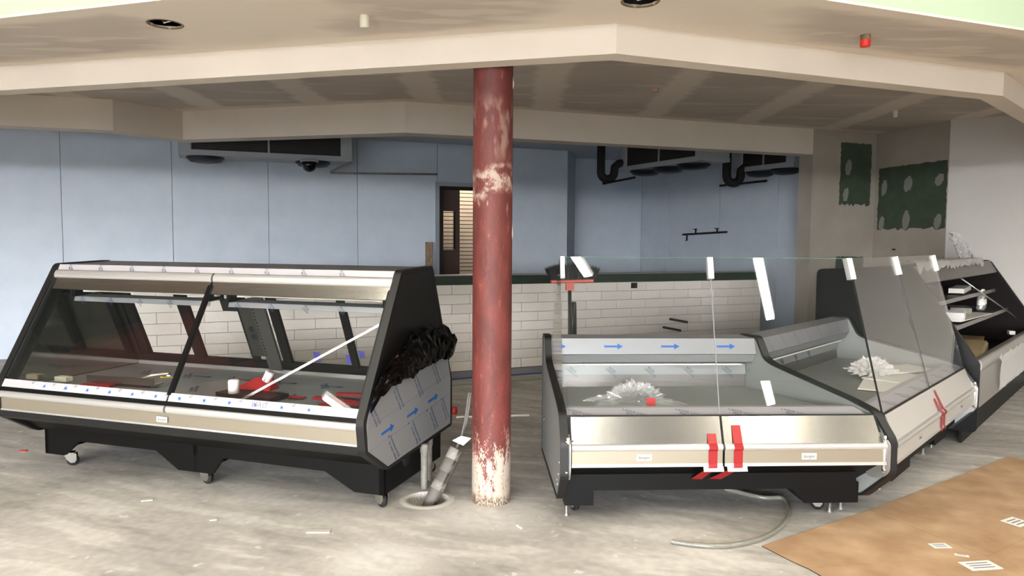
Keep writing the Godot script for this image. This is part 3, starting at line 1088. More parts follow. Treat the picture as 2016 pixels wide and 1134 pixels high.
func build_service_case() -> void:
	var L := 2.572
	var g := thing("service_case", "long black service display case with slanted glass front, steel rails and casters", "display case", Vector3(-0.753, 0, -3.68), -17.9)
	var outl := poly(SVC_OUT)
	var soft := round_corners(outl, 0.028, 4)
	for k in 2:
		var x0: float = [-0.045, -L][k]
		var x1: float = [0.0, -L + 0.045][k]
		var st := begin()
		prism(st, inset(soft, 0.004), x0 + 0.003, x1 - (0.004 if k == 0 else 0.003))
		var ep := obj("end_panel", st, mats.black_plastic, g)
		st = begin()
		ring(st, soft, 0.03, x0, x1)
		obj("bumper", st, mats.black_bumper, ep)
		# bright inner liner
		st = begin()
		prism(st, PackedVector2Array([V(0.16, 0.565), V(1.10, 0.565), V(1.08, 0.64), V(0.86, 1.16), V(0.47, 1.16), V(0.12, 0.60)]), (x0 - 0.004) if k == 0 else x1, x0 if k == 0 else (x1 + 0.004))
		obj("liner", st, mats.steel_mirror, ep)
	end_film(g)
	var a := -L + 0.045
	var b := -0.045
	var mid := -1.262
	# canopy: printed top edge, back rail, underside
	var st := begin()
	prism(st, poly([0.455, 1.325, 0.86, 1.34, 0.86, 1.30, 0.84, 1.27, 0.72, 1.25, 0.55, 1.25, 0.45, 1.29]), a, b)
	var can := obj("canopy", st, mats.steel_soft, g)
	sheet(can, "canopy_edge", [V(0.432, 1.292), V(0.450, 1.327)], 0.006, a, b, mats.film_white)
	film_print(can, a + 0.06, b - 0.15, 0.255, V(0.430, 1.292), V(0.448, 1.327), ["CO2 LASER", "Nova"], 0.012, -0.9, mats.print_navy, 0.001)
	sheet(can, "canopy_ceiling", [V(0.40, 1.19), V(0.62, 1.235), V(0.84, 1.24)], 0.006, a, b, mats.mullion_brown)
	for k in 2:
		var x0: float = [a, mid + 0.007][k]
		var x1: float = [mid - 0.007, b][k]
		nosing(g, "canopy_rail", V(0.408, 1.240), V(0.434, 1.291), 0.016, x0, x1, mats.alu)
		sheet(g, "canopy_fascia", [V(0.366, 1.170), V(0.408, 1.240)], 0.008, x0, x1, mats.steel_brushed)
		# lower front: printed sill, nosing, champagne skirt with its bright lips
		sheet(g, "front_sill", [V(0.018, 0.585), V(0.042, 0.628)], 0.006, x0, x1, mats.film_white)
		nosing(g, "front_rail", V(0.014, 0.517), V(0.014, 0.560), 0.018, x0, x1, mats.alu)
	var gap := begin()
	prism(gap, poly([0.425, 1.292, 0.425, 1.20, 0.45, 1.20, 0.45, 1.292]), a, b)
	obj("rail_backing", gap, mats.black_gap, g)
	sheet(g, "front_skirt", [V(0.014, 0.447), V(0.013, 0.517)], 0.008, a, b, mats.champagne)
	sheet(g, "skirt_lip", [V(0.006, 0.440), V(0.010, 0.449)], 0.014, a, b, mats.alu)
	sheet(g, "sill_gasket", [V(0.012, 0.560), V(0.022, 0.586)], 0.02, a, b, mats.black_metal)
	label_plate(g, -1.285, V(0.006, 0.460), V(0.006, 0.503), 0.95)
	# blue stars and the pencilled note on the sill film
	st = begin()
	var fb := face_basis(V(0.018, 0.585), V(0.042, 0.628))
	var sx := a + 0.34
	while sx < b - 0.15:
		if absf(sx - mid) > 0.05:
			st = begin()
			star(st, P(sx, 0.028, 0.604) + fb.z * 0.0015, fb, 0.019)
			obj("film_star", st, mats.print_star, g)
		sx += 0.168
	film_print(g, a + 0.21, b - 0.2, 0.168, V(0.033, 0.614), V(0.039, 0.624), ["CO"], 0.012, -2.6, mats.print_navy, 0.0015)
	st = begin()
	var pen := func(p: Array) -> void:
		for i in p.size() - 1:
			var u: Vector2 = p[i]
			var w: Vector2 = p[i + 1]
			var c := P(-0.70, 0.030, 0.607) + fb.z * 0.002
			var dd := (w - u)
			bx(st, c + fb * Vector3((u.x + w.x) / 2, (u.y + w.y) / 2, 0), Vector3(dd.length() + 0.002, 0.0022, 0.0006), fb * Basis(Vector3(0, 0, 1), dd.angle()))
	pen.call([V(0.0, 0.016), V(0.008, -0.014), V(0.016, 0.012), V(0.024, -0.014), V(0.032, 0.016)])
	pen.call([V(0.038, -0.014), V(0.050, 0.016), V(0.062, -0.014)])
	pen.call([V(0.043, -0.003), V(0.058, -0.003)])
	pen.call([V(0.094, 0.012), V(0.080, 0.016), V(0.070, 0.0), V(0.080, -0.014), V(0.094, -0.010), V(0.094, 0.001), V(0.084, 0.001)])
	obj("pencil_note", st, mats.pencil, g)
	# glass: two big tilted panes either side of the black mullion
	for k in 2:
		var x0: float = [a + 0.01, mid + 0.012][k]
		var x1: float = [mid - 0.012, b - 0.01][k]
		sheet(g, "front_glass", [V(0.040, 0.615), V(0.385, 1.215)], 0.006, x0, x1, mats.glass)
	sheet(g, "glass_mullion", [V(0.034, 0.618), V(0.386, 1.222)], 0.022, mid - 0.014, mid + 0.014, mats.black_metal)
	for x in [a + 0.006, b - 0.006]:
		sheet(g, "glass_gasket", [V(0.05, 0.640), V(0.386, 1.222)], 0.02, x - 0.008, x + 0.008, mats.black_gap)
	# tank: deck, front and rear walls
	sheet(g, "deck", [V(0.09, 0.585), V(0.14, 0.56), V(1.09, 0.56)], 0.008, a, b, mats.steel_print)
	sheet(g, "deck_rear_lip", [V(1.085, 0.552), V(1.09, 0.585), V(1.112, 0.59)], 0.008, a, b, mats.alu_dull)
	for r in 2:
		film_print(g, a + 0.3, b - 0.1, 0.36, V(0.30 + 0.35 * r, 0.5605), V(0.60 + 0.35 * r, 0.5606), ["Novacel 4228", "LASER CO2"], 0.022, -0.95, mats.print_navy, 0.0005)
	for k in 6:
		st = begin()
		arrow(st, P(a + 0.5 + 0.34 * k, 0.80, 0.5612), Basis(Vector3.RIGHT, Vector3(0, 0, -1), Vector3.UP), 0.16)
		obj("film_arrow", st, mats.print_navy, g)
	st = begin()
	prism(st, poly([0.03, 0.44, 0.25, 0.27, 1.12, 0.27, 1.13, 0.54, 0.10, 0.54, 0.06, 0.575]), a, b)
	obj("tank", st, mats.black_metal, g)
	st = begin()
	prism(st, poly([0.022, 0.398, 0.05, 0.378, 0.05, 0.437, 0.014, 0.437]), a, b)
	obj("lower_trim", st, mats.black_bumper, g)
	# lamp bar and the short overhead shelf
	for k in 2:
		var x0: float = [a + 0.13, mid + 0.10][k]
		var x1: float = [mid - 0.10, b - 0.09][k]
		st = begin()
		prism(st, round_corners(poly([0.50, 1.145, 0.545, 1.145, 0.545, 1.185, 0.50, 1.185]), 0.012, 3), x0 + 0.05, x1 - 0.02)
		var bar := obj("lamp_bar", st, mats.cream_plastic, g)
		for e in [x0, x1 - 0.05]:
			st = begin()
			bx(st, P(e + 0.05, 0.52, 1.165), Vector3(0.10, 0.045, 0.03))
			obj("lamp_holder", st, mats.white_plastic, bar)
			for s in [-0.03, 0.03]:
				st = begin()
				bx(st, P(e + 0.05 + s, 0.499, 1.165), Vector3(0.012, 0.012, 0.012))
				obj("screw_head", st, mats.mullion_brown, bar)
		sheet(g, "overhead_shelf", [V(0.46, 1.085), V(0.47, 1.115), V(0.58, 1.125)], 0.004, x0 - 0.03, x1 + 0.03, mats.film_steel)
		film_print(g, x0, x1 - 0.1, 0.24, V(0.458, 1.085), V(0.468, 1.115), ["Nova", "LASER"], 0.014, -0.7, mats.print_navy, 0.001)
		for e in [x0 - 0.02, x1 + 0.02]:
			st = begin()
			bx(st, P(e, 0.52, 1.17), Vector3(0.018, 0.11, 0.15))
			obj("shelf_bracket", st, mats.black_metal, g)
	# rear: sloping sliding doors in a dark frame, steel chase in the middle
	var r0 := V(1.135, 0.588)
	var r1 := V(0.825, 1.30)
	var at := func(t: float) -> Vector2: return r0.lerp(r1, t)
	sheet(g, "rear_bottom_rail", [at.call(0.0), at.call(0.085)], -0.035, a, b, mats.mullion_brown)
	sheet(g, "rear_top_rail", [at.call(0.80), at.call(1.0)], -0.035, a, b, mats.mullion_brown)
	for mx in [[-2.475, -2.405], [-1.995, -1.905], [-1.235, -1.17], [-0.692, -0.645], [-2.527, -2.50], [-0.075, -0.045]]:
		sheet(g, "rear_stile", [at.call(0.085), at.call(0.80)], -0.03, mx[0], mx[1], mats.mullion_brown)
	for k in 4:
		var x0: float = [-2.405, -1.905, -1.17, -0.645][k]
		var x1: float = [-1.995, -1.50, -0.692, -0.075][k]
		sheet(g, "rear_glass", [at.call(0.085), at.call(0.80)], -0.004, x0, x1, mats.glass)
	sheet(g, "chase", [at.call(0.0) + V(-0.03, 0.0), at.call(0.9) + V(-0.03, 0)], -0.02, -1.36, -1.25, mats.steel_soft)
	sheet(g, "chase_wing", [at.call(0.14) + V(-0.035, 0), at.call(0.72) + V(-0.035, 0)], -0.015, -1.46, -1.34, mats.steel)
	sheet(g, "chase_back", [at.call(0.085), at.call(0.8)], -0.02, -1.50, -1.44, mats.black_plastic)
	sheet(g, "chase_head", [at.call(0.58), at.call(0.70)], 0.012, -1.64, -1.30, mats.black_plastic)
	for s in 2:
		var x: float = [-1.40, -1.405][s]
		var tt: float = [0.36, 0.44][s]
		st = begin(true)
		var bb := face_basis(r0, r1)
		var pc: Vector2 = at.call(tt)
		lathe(st, [V(0, 0.05), V(0.02, 0.05), V(0.026, 0.035), V(0.026, 0.0)], P(x, pc.x, pc.y), 12, Basis(bb.x, -bb.z, bb.y) * Basis(Vector3.RIGHT, PI))
		obj("chase_grommet", st, mats.black_gap, g)
	for i in 16:
		var pc: Vector2 = at.call(0.15 + i * 0.033)
		st = begin()
		bx(st, P(-1.345, pc.x - 0.055, pc.y), Vector3(0.006, 0.013, 0.004))
		obj("chase_slot", st, mats.black_gap, g)
	# strips of masking tape on the rear glass
	for tp in [[-0.985, 0.10, 0.20, 0.045], [-0.735, 0.10, 0.19, 0.042], [-0.628, 0.17, 0.24, 0.04]]:
		sheet(g, "tape_tab", [at.call(tp[1]) + V(-0.012, 0), at.call(tp[2]) + V(-0.012, 0)], -0.002, tp[0], tp[0] + tp[3], mats.purple_tape)
	# base frame with its three skirted legs
	st = begin()
	xy_prism(st, poly([-2.53, 0.26, -2.53, 0.085, -2.37, 0.085, -2.24, 0.19, -1.62, 0.19, -1.45, 0.085, -1.20, 0.085, -1.12, 0.19, -0.42, 0.185, -0.23, 0.085, -0.045, 0.085, -0.045, 0.26]), 0.30, 0.325)
	obj("base_front", st, mats.black_metal, g)
	st = begin()
	xy_prism(st, poly([-2.53, 0.26, -2.53, 0.085, -2.37, 0.085, -2.24, 0.19, -1.62, 0.19, -1.45, 0.085, -1.20, 0.085, -1.12, 0.19, -0.42, 0.19, -0.23, 0.085, -0.045, 0.085, -0.045, 0.26]), 1.06, 1.085)
	obj("base_rear", st, mats.black_metal, g)
	for x in [-2.53, -1.335, -0.075]:
		st = begin()
		bx(st, P(x + 0.015, 0.69, 0.175), Vector3(0.03, 0.18, 0.78))
		obj("base_cross_plate", st, mats.black_metal, g)
	st = begin(true)
	lathe(st, [V(0, 0), V(0.05, 0), V(0.05, 0.004), V(0, 0.004)], P(-0.043, 0.58, 0.22), 24, Basis(Vector3.FORWARD, -PI / 2))
	obj("base_opening", st, mats.black_gap, g)
	for x in [-2.39, -1.30, -0.10]:
		for v in [0.36, 1.0]:
			caster(g, P(x, v, 0), [1.2, 2.0, 1.5, 0.9, 1.7, 2.2][int(absf(x) * 2 + v) % 6])
	case_contents(g)

# steel film with blue arrows on the outside of the end panel, torn black bag bunched over its top edge
func end_film(g: Node3D) -> void:
	var pts := poly([0.035, 0.545, 0.045, 0.41, 0.262, 0.268, 1.14, 0.30, 1.142, 0.60, 1.092, 0.745, 0.98, 0.80, 0.86, 0.735, 0.70, 0.73, 0.55, 0.705, 0.40, 0.715, 0.25, 0.685, 0.12, 0.665, 0.055, 0.60])
	var st := begin()
	prism(st, pts, -0.0035, 0.0015)
	var f := obj("end_film", st, mats.film_steel, g)
	# axes on the end face: along = towards the back, up = y
	var b := Basis(Vector3(0, 0, -1), Vector3.UP, Vector3.RIGHT)
	for c in [V(0.26, 0.47), V(0.57, 0.495), V(0.86, 0.52)]:
		st = begin()
		arrow(st, P(0.003, c.x, c.y), b * Basis(Vector3(0, 0, 1), 0.09), 0.15)
		obj("film_arrow", st, mats.print_blue, f)
	var line := func(v0: float, y0: float, v1: float, y1: float) -> void:
		var u := V(v1 - v0, y1 - y0)
		st = begin()
		bx(st, P(0.0025, (v0 + v1) / 2, (y0 + y1) / 2), Vector3(u.length(), 0.003, 0.0008), b * Basis(Vector3(0, 0, 1), u.angle()))
		obj("film_line", st, mats.pencil, f)
	line.call(0.05, 0.53, 1.13, 0.635)
	line.call(0.055, 0.405, 1.13, 0.50)
	var pr := SurfaceTool.new()
	pr.begin(Mesh.PRIMITIVE_TRIANGLES)
	for c in [V(0.34, 0.36), V(0.62, 0.375), V(0.88, 0.40), V(0.12, 0.60), V(0.40, 0.63), V(0.66, 0.65), V(0.92, 0.68), V(1.06, 0.42)]:
		var rb := b * Basis(Vector3(0, 0, 1), -0.95)
		words(pr, "The Novacel 4228", 0.017, Transform3D(rb, P(0.003, c.x, c.y)))
		words(pr, "for Laser Cutting", 0.015, Transform3D(rb, P(0.003, c.x - 0.024, c.y - 0.018)))
	obj("film_print", pr, mats.print_navy, f, false)
	for c in [V(0.27, 0.43), V(0.52, 0.445), V(0.77, 0.465), V(0.99, 0.49)]:
		st = begin()
		star(st, P(0.003, c.x, c.y), b, 0.014)
		obj("film_star", st, mats.print_navy, f)
	# crumpled black bag, a thing of its own stuck over the film
	var bag := begin()
	var n := fnl(101, 5.5, 3)
	var path := [V(0.06, 0.61), V(0.12, 0.70), V(0.22, 0.77), V(0.36, 0.815), V(0.50, 0.85), V(0.66, 0.875), V(0.82, 0.87), V(0.97, 0.85), V(1.08, 0.815), V(1.15, 0.765)]
	var wid := [0.008, 0.035, 0.06, 0.085, 0.12, 0.115, 0.105, 0.095, 0.075, 0.02]
	var rows := 46
	var seg := 26
	var grid := []
	for i in rows + 1:
		var t := float(i) / rows * (path.size() - 1)
		var k := mini(int(t), path.size() - 2)
		var f2 := t - k
		var c: Vector2 = path[k].lerp(path[k + 1], f2)
		var w := lerpf(wid[k], wid[k + 1], f2)
		var dir: Vector2 = (path[k + 1] - path[k]).normalized()
		var nn := Vector2(-dir.y, dir.x)
		var rowp := []
		for j in seg:
			var an := TAU * j / seg
			var e := 1.0 + 0.45 * n.get_noise_3d(c.x * 1.2 + cos(an) * 0.3, c.y * 1.2 + sin(an) * 0.3, 0.3) + 0.2 * n.get_noise_3d(c.x * 2.6 + cos(an) * 0.5, sin(an) * 0.5 + c.y * 2.6, 4.0)
			var px := c + nn * cos(an) * w * e
			rowp.append(P(0.006 + maxf(-0.002, (0.5 + 0.5 * sin(an)) * minf(w * 0.55, 0.045) * (0.6 + 0.7 * e)), px.x, px.y))
		grid.append(rowp)
	for i in rows:
		for j in seg:
			var j2 := (j + 1) % seg
			quad(bag, grid[i][j], grid[i][j2], grid[i + 1][j2], grid[i + 1][j])
	bag.generate_normals()
	var o := MeshInstance3D.new()
	o.name = "plastic_bag"
	o.mesh = bag.commit()
	o.material_override = mats.bag
	add_child(o)
	o.transform = g.transform
	tag(o, "crumpled glossy black plastic bag stuck over the end of the service case", "plastic bag")

func case_contents(g: Node3D) -> void:
	var y := 0.564
	# long bare profile leaning corner to corner behind the glass
	var st := begin()
	var p0 := P(-0.90, 0.20, 0.582)
	var p1 := P(-0.055, 0.40, 1.06)
	var d := (p1 - p0).normalized()
	var bs := Basis(d, d.cross(Vector3(0, 0, -1)).normalized(), Vector3(0, 0, 1)).orthonormalized()
	for k in [-1, 0, 1]:
		bx(st, (p0 + p1) / 2 + bs.y * 0.005 * k, Vector3(p0.distance_to(p1), 0.004, 0.003 if k == 0 else 0.010), bs)
	var o := single("price_rail", "long pale extruded rail leaning diagonally behind the slanted case glass", "rail", st, mats.alu_dull)
	o.transform = g.transform
	var place := func(called: String, label: String, cat: String, s: SurfaceTool, m: Material, grp := "") -> MeshInstance3D:
		var q := single(called, label, cat, s, m, grp)
		q.transform = g.transform
		return q
	# wedge of red film with a white tube of sealant on a black tray
	st = begin()
	bx(st, P(-0.95, 0.36, y + 0.012), Vector3(0.42, 0.024, 0.16), Basis(Vector3.UP, -0.12))
	place.call("black_tray", "flat black tray lying on the deck under a red wrapper", "tray", st, mats.black_plastic)
	st = begin()
	prism_xz_wedge(st, Vector3(-1.14, y + 0.026, -0.42), Vector3(0.27, 0.085, 0.10))
	place.call("red_wrapper", "folded red plastic wrapper standing beside a white sealant tube", "wrapper", st, mats.red_tape)
	st = begin(true)
	lathe(st, [V(0, 0), V(0.032, 0.0), V(0.032, 0.075), V(0.024, 0.08), V(0.0, 0.08)], P(-1.04, 0.31, y + 0.026), 16)
	place.call("sealant_cap", "short white plastic cylinder in front of the red wrapper", "container", st, mats.white_plastic)
	st = begin(true)
	var tp: Array = [P(-0.91, 0.44, y + 0.085), P(-0.88, 0.44, y + 0.14)]
	tube(st, tp, 0.026, 14)
	place.call("tape_roll", "small white roll resting on top of the red wrapper", "roll", st, mats.white_plastic)
	st = begin()
	bx(st, P(-0.76, 0.43, y + 0.004), Vector3(0.26, 0.006, 0.05), Basis(Vector3.UP, -0.1))
	place.call("red_strip", "narrow red plastic strip flat on the deck by the leaning rail", "strip", st, mats.red_tape)
	# second heap: red strips and dark strips near the end
	var heap := [[-0.33, 0.32, 0.32, 0.05, 0.06, "red_tape", 0.03], [-0.28, 0.40, 0.40, 0.04, -0.14, "black_plastic", 0.02], [-0.27, 0.49, 0.38, 0.05, -0.06, "red_tape", 0.035], [-0.27, 0.25, 0.30, 0.035, -0.10, "red_tape", 0.03]]
	for i in heap.size():
		var h: Array = heap[i]
		st = begin()
		bx(st, P(h[0], h[1], y + h[6]), Vector3(h[2], 0.012, h[3]), Basis(Vector3.UP, h[4]) * Basis(Vector3(0, 0, 1), 0.05 * (i - 1)))
		if h[5] == "red_tape":
			place.call("red_strip", "red plastic strip in the small heap by the case's end panel", "strip", st, mats.red_tape, "red strips by the end panel")
		else:
			place.call("dark_strip", "dark plastic strip between the red strips by the end panel", "strip", st, mats.black_plastic)
	# near the other end: steel shelf lip, red film, bracket heap
	st = begin()
	bx(st, P(-1.93, 0.34, y + 0.04), Vector3(0.50, 0.04, 0.008), Basis(Vector3.UP, 0.08))
	bx(st, P(-1.93, 0.38, y + 0.018), Vector3(0.50, 0.006, 0.09), Basis(Vector3.UP, 0.08))
	place.call("shelf_lip", "loose bright steel shelf lip lying on the deck by the mullion", "shelf lip", st, mats.steel)
	st = begin()
	bx(st, P(-2.06, 0.29, y + 0.008), Vector3(0.20, 0.012, 0.06), Basis(Vector3.UP, 0.2))
	place.call("red_offcut", "red film offcut under the loose steel shelf lip", "film", st, mats.red_tape)
	for k in 5:
		st = begin()
		bx(st, P(-1.82 + 0.045 * k, 0.46 + 0.02 * (k % 2), y + 0.05 + 0.01 * (k % 3)), Vector3(0.10, 0.008, 0.02), Basis(Vector3.UP, 0.5 * k) * Basis(Vector3(0, 0, 1), 0.3 - 0.15 * k))
		place.call("shelf_clip", "small pale metal clip in the heap behind the steel shelf lip", "clip", st, mats.cream_plastic if k != 3 else mat("yellow", Color(0.72, 0.68, 0.12), 0.5), "clips behind the shelf lip")
	st = begin()
	bx(st, P(-2.40, 0.34, y + 0.018), Vector3(0.10, 0.03, 0.05))
	place.call("switch_block", "small cream block on the deck in the dark corner of the case", "block", st, mats.cream_plastic)

func prism_xz_wedge(st: SurfaceTool, o: Vector3, s: Vector3) -> void:
	var a := o
	var b := o + Vector3(s.x, 0, 0)
	var c := o + Vector3(s.x, s.y, -s.z * 0.3)
	var e := o + Vector3(0, 0, -s.z)
	var f := o + Vector3(s.x, 0, -s.z)
	var h := o + Vector3(s.x * 0.5, s.y * 0.75, -s.z * 0.5)
	tri(st, a, b, h)
	tri(st, b, c, h)
	tri(st, a, h, e)
	tri(st, h, c, f)
	tri(st, h, f, e)
	tri(st, b, f, c)
	tri(st, a, e, f)
	tri(st, a, f, b)

# ---------------------------------------------------------------- the wedge pair of low cases
const LOW_OUT := [0.153, 0.12, 1.06, 0.13, 1.06, 0.885, 1.035, 0.907, 0.905, 0.907, 0.835, 0.775, 0.78, 0.752, 0.235, 0.645, 0.10, 0.608, 0.0, 0.475, 0.0, 0.283]

func build_low_cases() -> void:
	low_case(0)
	low_case(1)

func low_case(which: int) -> void:
	var M := TAN225
	var L: float = [1.775, 2.11][which]
	var g: Node3D
	if which == 0:
		g = thing("low_case", "low open-deck case with brushed steel front, two red tape straps and blue arrows", "display case", Vector3(0.2545, 0, -3.684), 2.9)
	else:
		g = thing("low_case", "low angled case with pale steel front and tall panes beside the brown paper", "display case", Vector3(0.2545 + 1.775 * cos(deg_to_rad(2.9)), 0, -3.684 - 1.775 * sin(deg_to_rad(2.9))), 47.9)
	# m0/m1: mitred ends where the two cases meet
	var m0 := 0.0 if which == 0 else M
	var m1 := M if which == 0 else 0.0
	var a := 0.042 if which == 0 else 0.006
	var b := L - 0.042
	var mid: float = [0.853, 1.045][which]
	var st: SurfaceTool
	var soft := round_corners(poly(LOW_OUT), 0.03, 4)
	# end panels with their rubber bumper
	var ends := [[0.0, 0.042, 0.0, 0.0], [L - 0.042, L, -M, M]] if which == 0 else [[L - 0.042, L, 0.0, 0.0]]
	for i in ends.size():
		var e: Array = ends[i]
		st = begin()
		prism(st, inset(soft, 0.006), e[0] + 0.006, e[1] - 0.006, e[2], e[3])
		var ep := obj("end_panel", st, mats.steel_print, g)
		st = begin()
		ring(st, soft, 0.014, e[0], e[1], e[2], e[3])
		obj("bumper", st, mats.black_bumper, ep)
		if which == 0 and i == 0:
			for q in [V(0.10, 0.34), V(0.12, 0.27), V(0.17, 0.20), V(0.2, 0.215), V(0.95, 0.36), V(0.06, 0.50)]:
				var bolts := begin()
				lathe(bolts, [V(0.009, 0), V(0.009, 0.004), V(0.0, 0.006)], P(0.006, q.x, q.y), 8, Basis(Vector3.FORWARD, -PI / 2))
				obj("bolt_head", bolts, mats.alu_dull, ep)
	# the front: two lift-off panels, each with nosing, skirt and lip
	for k in 2:
		var x0: float = [a + 0.018, mid + 0.006][k]
		var x1: float = [mid - 0.006, b - 0.02][k]
		var n0 := m0 if k == 0 else 0.0
		var n1 := m1 if k == 1 else 0.0
		var fm: Material = mats.steel_brushed if which == 0 else mats.panel_film
		var fp := sheet(g, "front_panel", [V(0.022, 0.455), V(0.078, 0.588)], 0.008, x0, x1, fm, n0, n1)
		nosing(fp, "nosing", V(0.010, 0.423), V(0.022, 0.457), 0.017, x0, x1 + 0.01 * k, mats.alu, n0, n1)
		sheet(fp, "skirt", [V(0.008, 0.357), V(0.010, 0.425)], 0.008, x0, x1 + 0.01 * k, mats.champagne if which == 0 else mats.panel_film, n0, n1)
		sheet(fp, "skirt_lip", [V(0.002, 0.342), V(0.004, 0.358)], 0.012, x0, x1 + 0.01 * k, mats.alu, n0, n1)
		var lx: float = [[0.435, 1.305], [0.50, 1.60]][which][k]
		label_plate(fp, lx, V(0.0075, 0.368), V(0.0085, 0.414), 1.0 if which == 0 else 0.9)
	# dark joint between the panels and above them
	sheet(g, "front_gap", [V(0.03, 0.345), V(0.03, 0.45), V(0.088, 0.595)], 0.01, a, b, mats.black_gap, m0, m1)
	sheet(g, "glass_channel", [V(0.085, 0.588), V(0.10, 0.592)], 0.012, a, b, mats.alu_dull, m0, m1)
	# tank, deck and rear wall
	sheet(g, "sill", [V(0.105, 0.575), V(0.20, 0.608), V(0.235, 0.608), V(0.245, 0.565)], 0.006, a, b - 0.01, mats.film_white, m0, m1)
	sheet(g, "deck", [V(0.243, 0.563), V(0.99, 0.563)], 0.006, a, b, mats.steel_print, m0, m1)
	sheet(g, "rear_wall", [V(0.99, 0.56), V(1.0, 0.70)], 0.006, a, b, mats.steel_soft, m0, m1)
	sheet(g, "rear_band", [V(0.984, 0.645), V(0.99, 0.712)], 0.004, a, b, mats.steel_print, m0, m1)
	st = begin()
	prism(st, round_corners(poly([0.94, 0.712, 0.955, 0.712, 0.955, 0.722, 0.94, 0.722]), 0.004, 2), a, b - 0.06, m0, m1)
	obj("lamp_tube", st, mats.white_plastic, g)
	sheet(g, "lamp_shade", [V(0.93, 0.735), V(0.905, 0.785)], 0.004, a, b, mats.film_steel, m0, m1)
	st = begin()
	prism(st, poly([0.90, 0.79, 0.92, 0.888, 1.045, 0.898, 1.045, 0.80, 0.93, 0.782]), a, b, m0, m1)
	var can := obj("canopy", st, mats.film_steel, g)
	st = begin()
	prism(st, poly([0.03, 0.44, 0.03, 0.345, 0.20, 0.20, 1.04, 0.20, 1.04, 0.70, 1.01, 0.70, 0.995, 0.55, 0.25, 0.55, 0.10, 0.565]), a, b, m0, m1)
	obj("tank", st, mats.case_black, g)
	st = begin()
	prism(st, poly([1.005, 0.69, 1.045, 0.69, 1.045, 0.80, 1.005, 0.79]), a, b, m0, m1)
	obj("rear_post", st, mats.steel_soft, g)
	# film print on canopy, rear band and sill
	if which == 0:
		var fb := face_basis(V(0.90, 0.79), V(0.92, 0.888))
		for x in [0.055, 0.42, 0.785, 1.145]:
			st = begin()
			arrow(st, P(x + 0.02, 0.9095, 0.838) + fb.z * 0.0012, fb, 0.12)
			obj("film_arrow", st, mats.print_blue, can)
		film_print(g, a + 0.15, b - 0.45, 0.255, V(0.93, 0.738), V(0.908, 0.783), ["(0) Nova", "LASER C"], 0.016, -0.75, mats.print_navy, 0.001)
	else:
		var fb := face_basis(V(0.90, 0.79), V(0.92, 0.888))
		for i in 7:
			for s in [0.0, 0.018]:
				st = begin()
				bx(st, P(0.50 + 0.225 * i + s, 0.91, 0.839) + fb.z * 0.0012, Vector3(0.13, 0.0018, 0.0006), fb * Basis(Vector3(0, 0, 1), -0.82))
				obj("film_line", st, mats.pencil, can)
	film_print(g, a + 0.1 + 0.25 * which, b - 0.5, 0.255, V(0.984, 0.650), V(0.989, 0.700), ["NOVA", "LASER CO"], 0.015, -0.7, mats.print_navy, 0.001)
	film_print(g, a + 0.02, b - 0.2, 0.29, V(0.105, 0.575), V(0.20, 0.608), ["LASER CO2", "Novacel"], 0.02, -0.5, mats.print_navy, 0.001)
	# tall leaning panes with their clamps
	var g0 := V(0.088, 0.594)
	var g1 := V(0.319, 1.417)
	var ga := 0.030 if which == 0 else 0.004
	var gb := L - 0.004 if which == 0 else L - 0.05
	for k in 2:
		var x0: float = [ga, mid + 0.004][k]
		var x1: float = [mid - 0.004, gb][k]
		var gl := sheet(g, "tall_glass", [g0, g1], 0.008, x0, x1, mats.glass, m0 if k == 0 else 0.0, m1 if k == 1 else 0.0)
		sheet(gl, "polished_edge", [g1, g1.lerp(g0, -0.002)], 0.008, x0, x1, mats.glass_edge, m0 if k == 0 else 0.0, m1 if k == 1 else 0.0)
	sheet(g, "glass_joint", [g0, g0.lerp(g1, 0.86)], 0.008, mid - 0.0015, mid + 0.0015, mats.black_gap if which == 1 else mats.film_steel)
	if which == 1:
		sheet(g, "glass_joint", [g0, g0.lerp(g1, 0.86)], 0.010, 0.0, 0.007, mats.black_gap, M, -M)
	var q0 := g0.lerp(g1, 0.86)
	var lift := V(-0.010, 0.003)
	for c in [[ga - 0.006, ga + 0.016, 0], [mid - 0.016, mid + 0.016, 1], [gb - 0.018, gb + 0.003, 2]]:
		var mm0 := (m0 if c[2] == 0 else 0.0) - (m1 if c[2] == 2 else 0.0)
		st = begin()
		prism(st, ribbon([q0 + lift, g1 + lift], 0.028), c[0], c[1], mm0, -mm0)
		var cl := obj("glass_clamp", st, mats.alu, g)
		st = begin()
		prism(st, ribbon([q0 + lift + V(-0.004, 0.001), g1 + lift + V(-0.004, 0.001)], 0.004), c[0] + 0.006, c[1] - 0.006, mm0, -mm0)
		obj("clamp_rib", st, mats.white_plastic, cl)
	if which == 0:
		# low inner pane and the triangular side pane
		sheet(g, "low_glass", [V(0.112, 0.600), V(0.172, 0.757)], 0.006, 0.05, 1.62, mats.glass)
		st = begin()
		prism(st, poly([0.10, 0.615, 0.317, 1.412, 0.345, 1.40, 0.79, 0.760, 0.70, 0.742, 0.24, 0.650]), 0.020, 0.026)
		obj("side_glass", st, mats.glass, g)
	# hinge plates at the ends of the front
	for c in ([[0.045, 0.0, 0.0], [b - 0.012, -m1, m1]] if which == 0 else [[b - 0.012, 0.0, 0.0]]):
		st = begin()
		prism(st, round_corners(poly([0.02, 0.27, 0.10, 0.25, 0.14, 0.30, 0.14, 0.50, 0.10, 0.535, 0.03, 0.49, -0.01, 0.46, -0.01, 0.31]), 0.02, 3), c[0], c[0] + 0.008, c[1], c[2])
		var hp := obj("hinge_plate", st, mats.alu_dull, g)
		st = begin(true)
		tube(st, [P(c[0] - 0.006 - 0.01 * c[2], 0.01, 0.30), P(c[0] - 0.006 - 0.01 * c[2], 0.01, 0.495)], 0.008, 8)
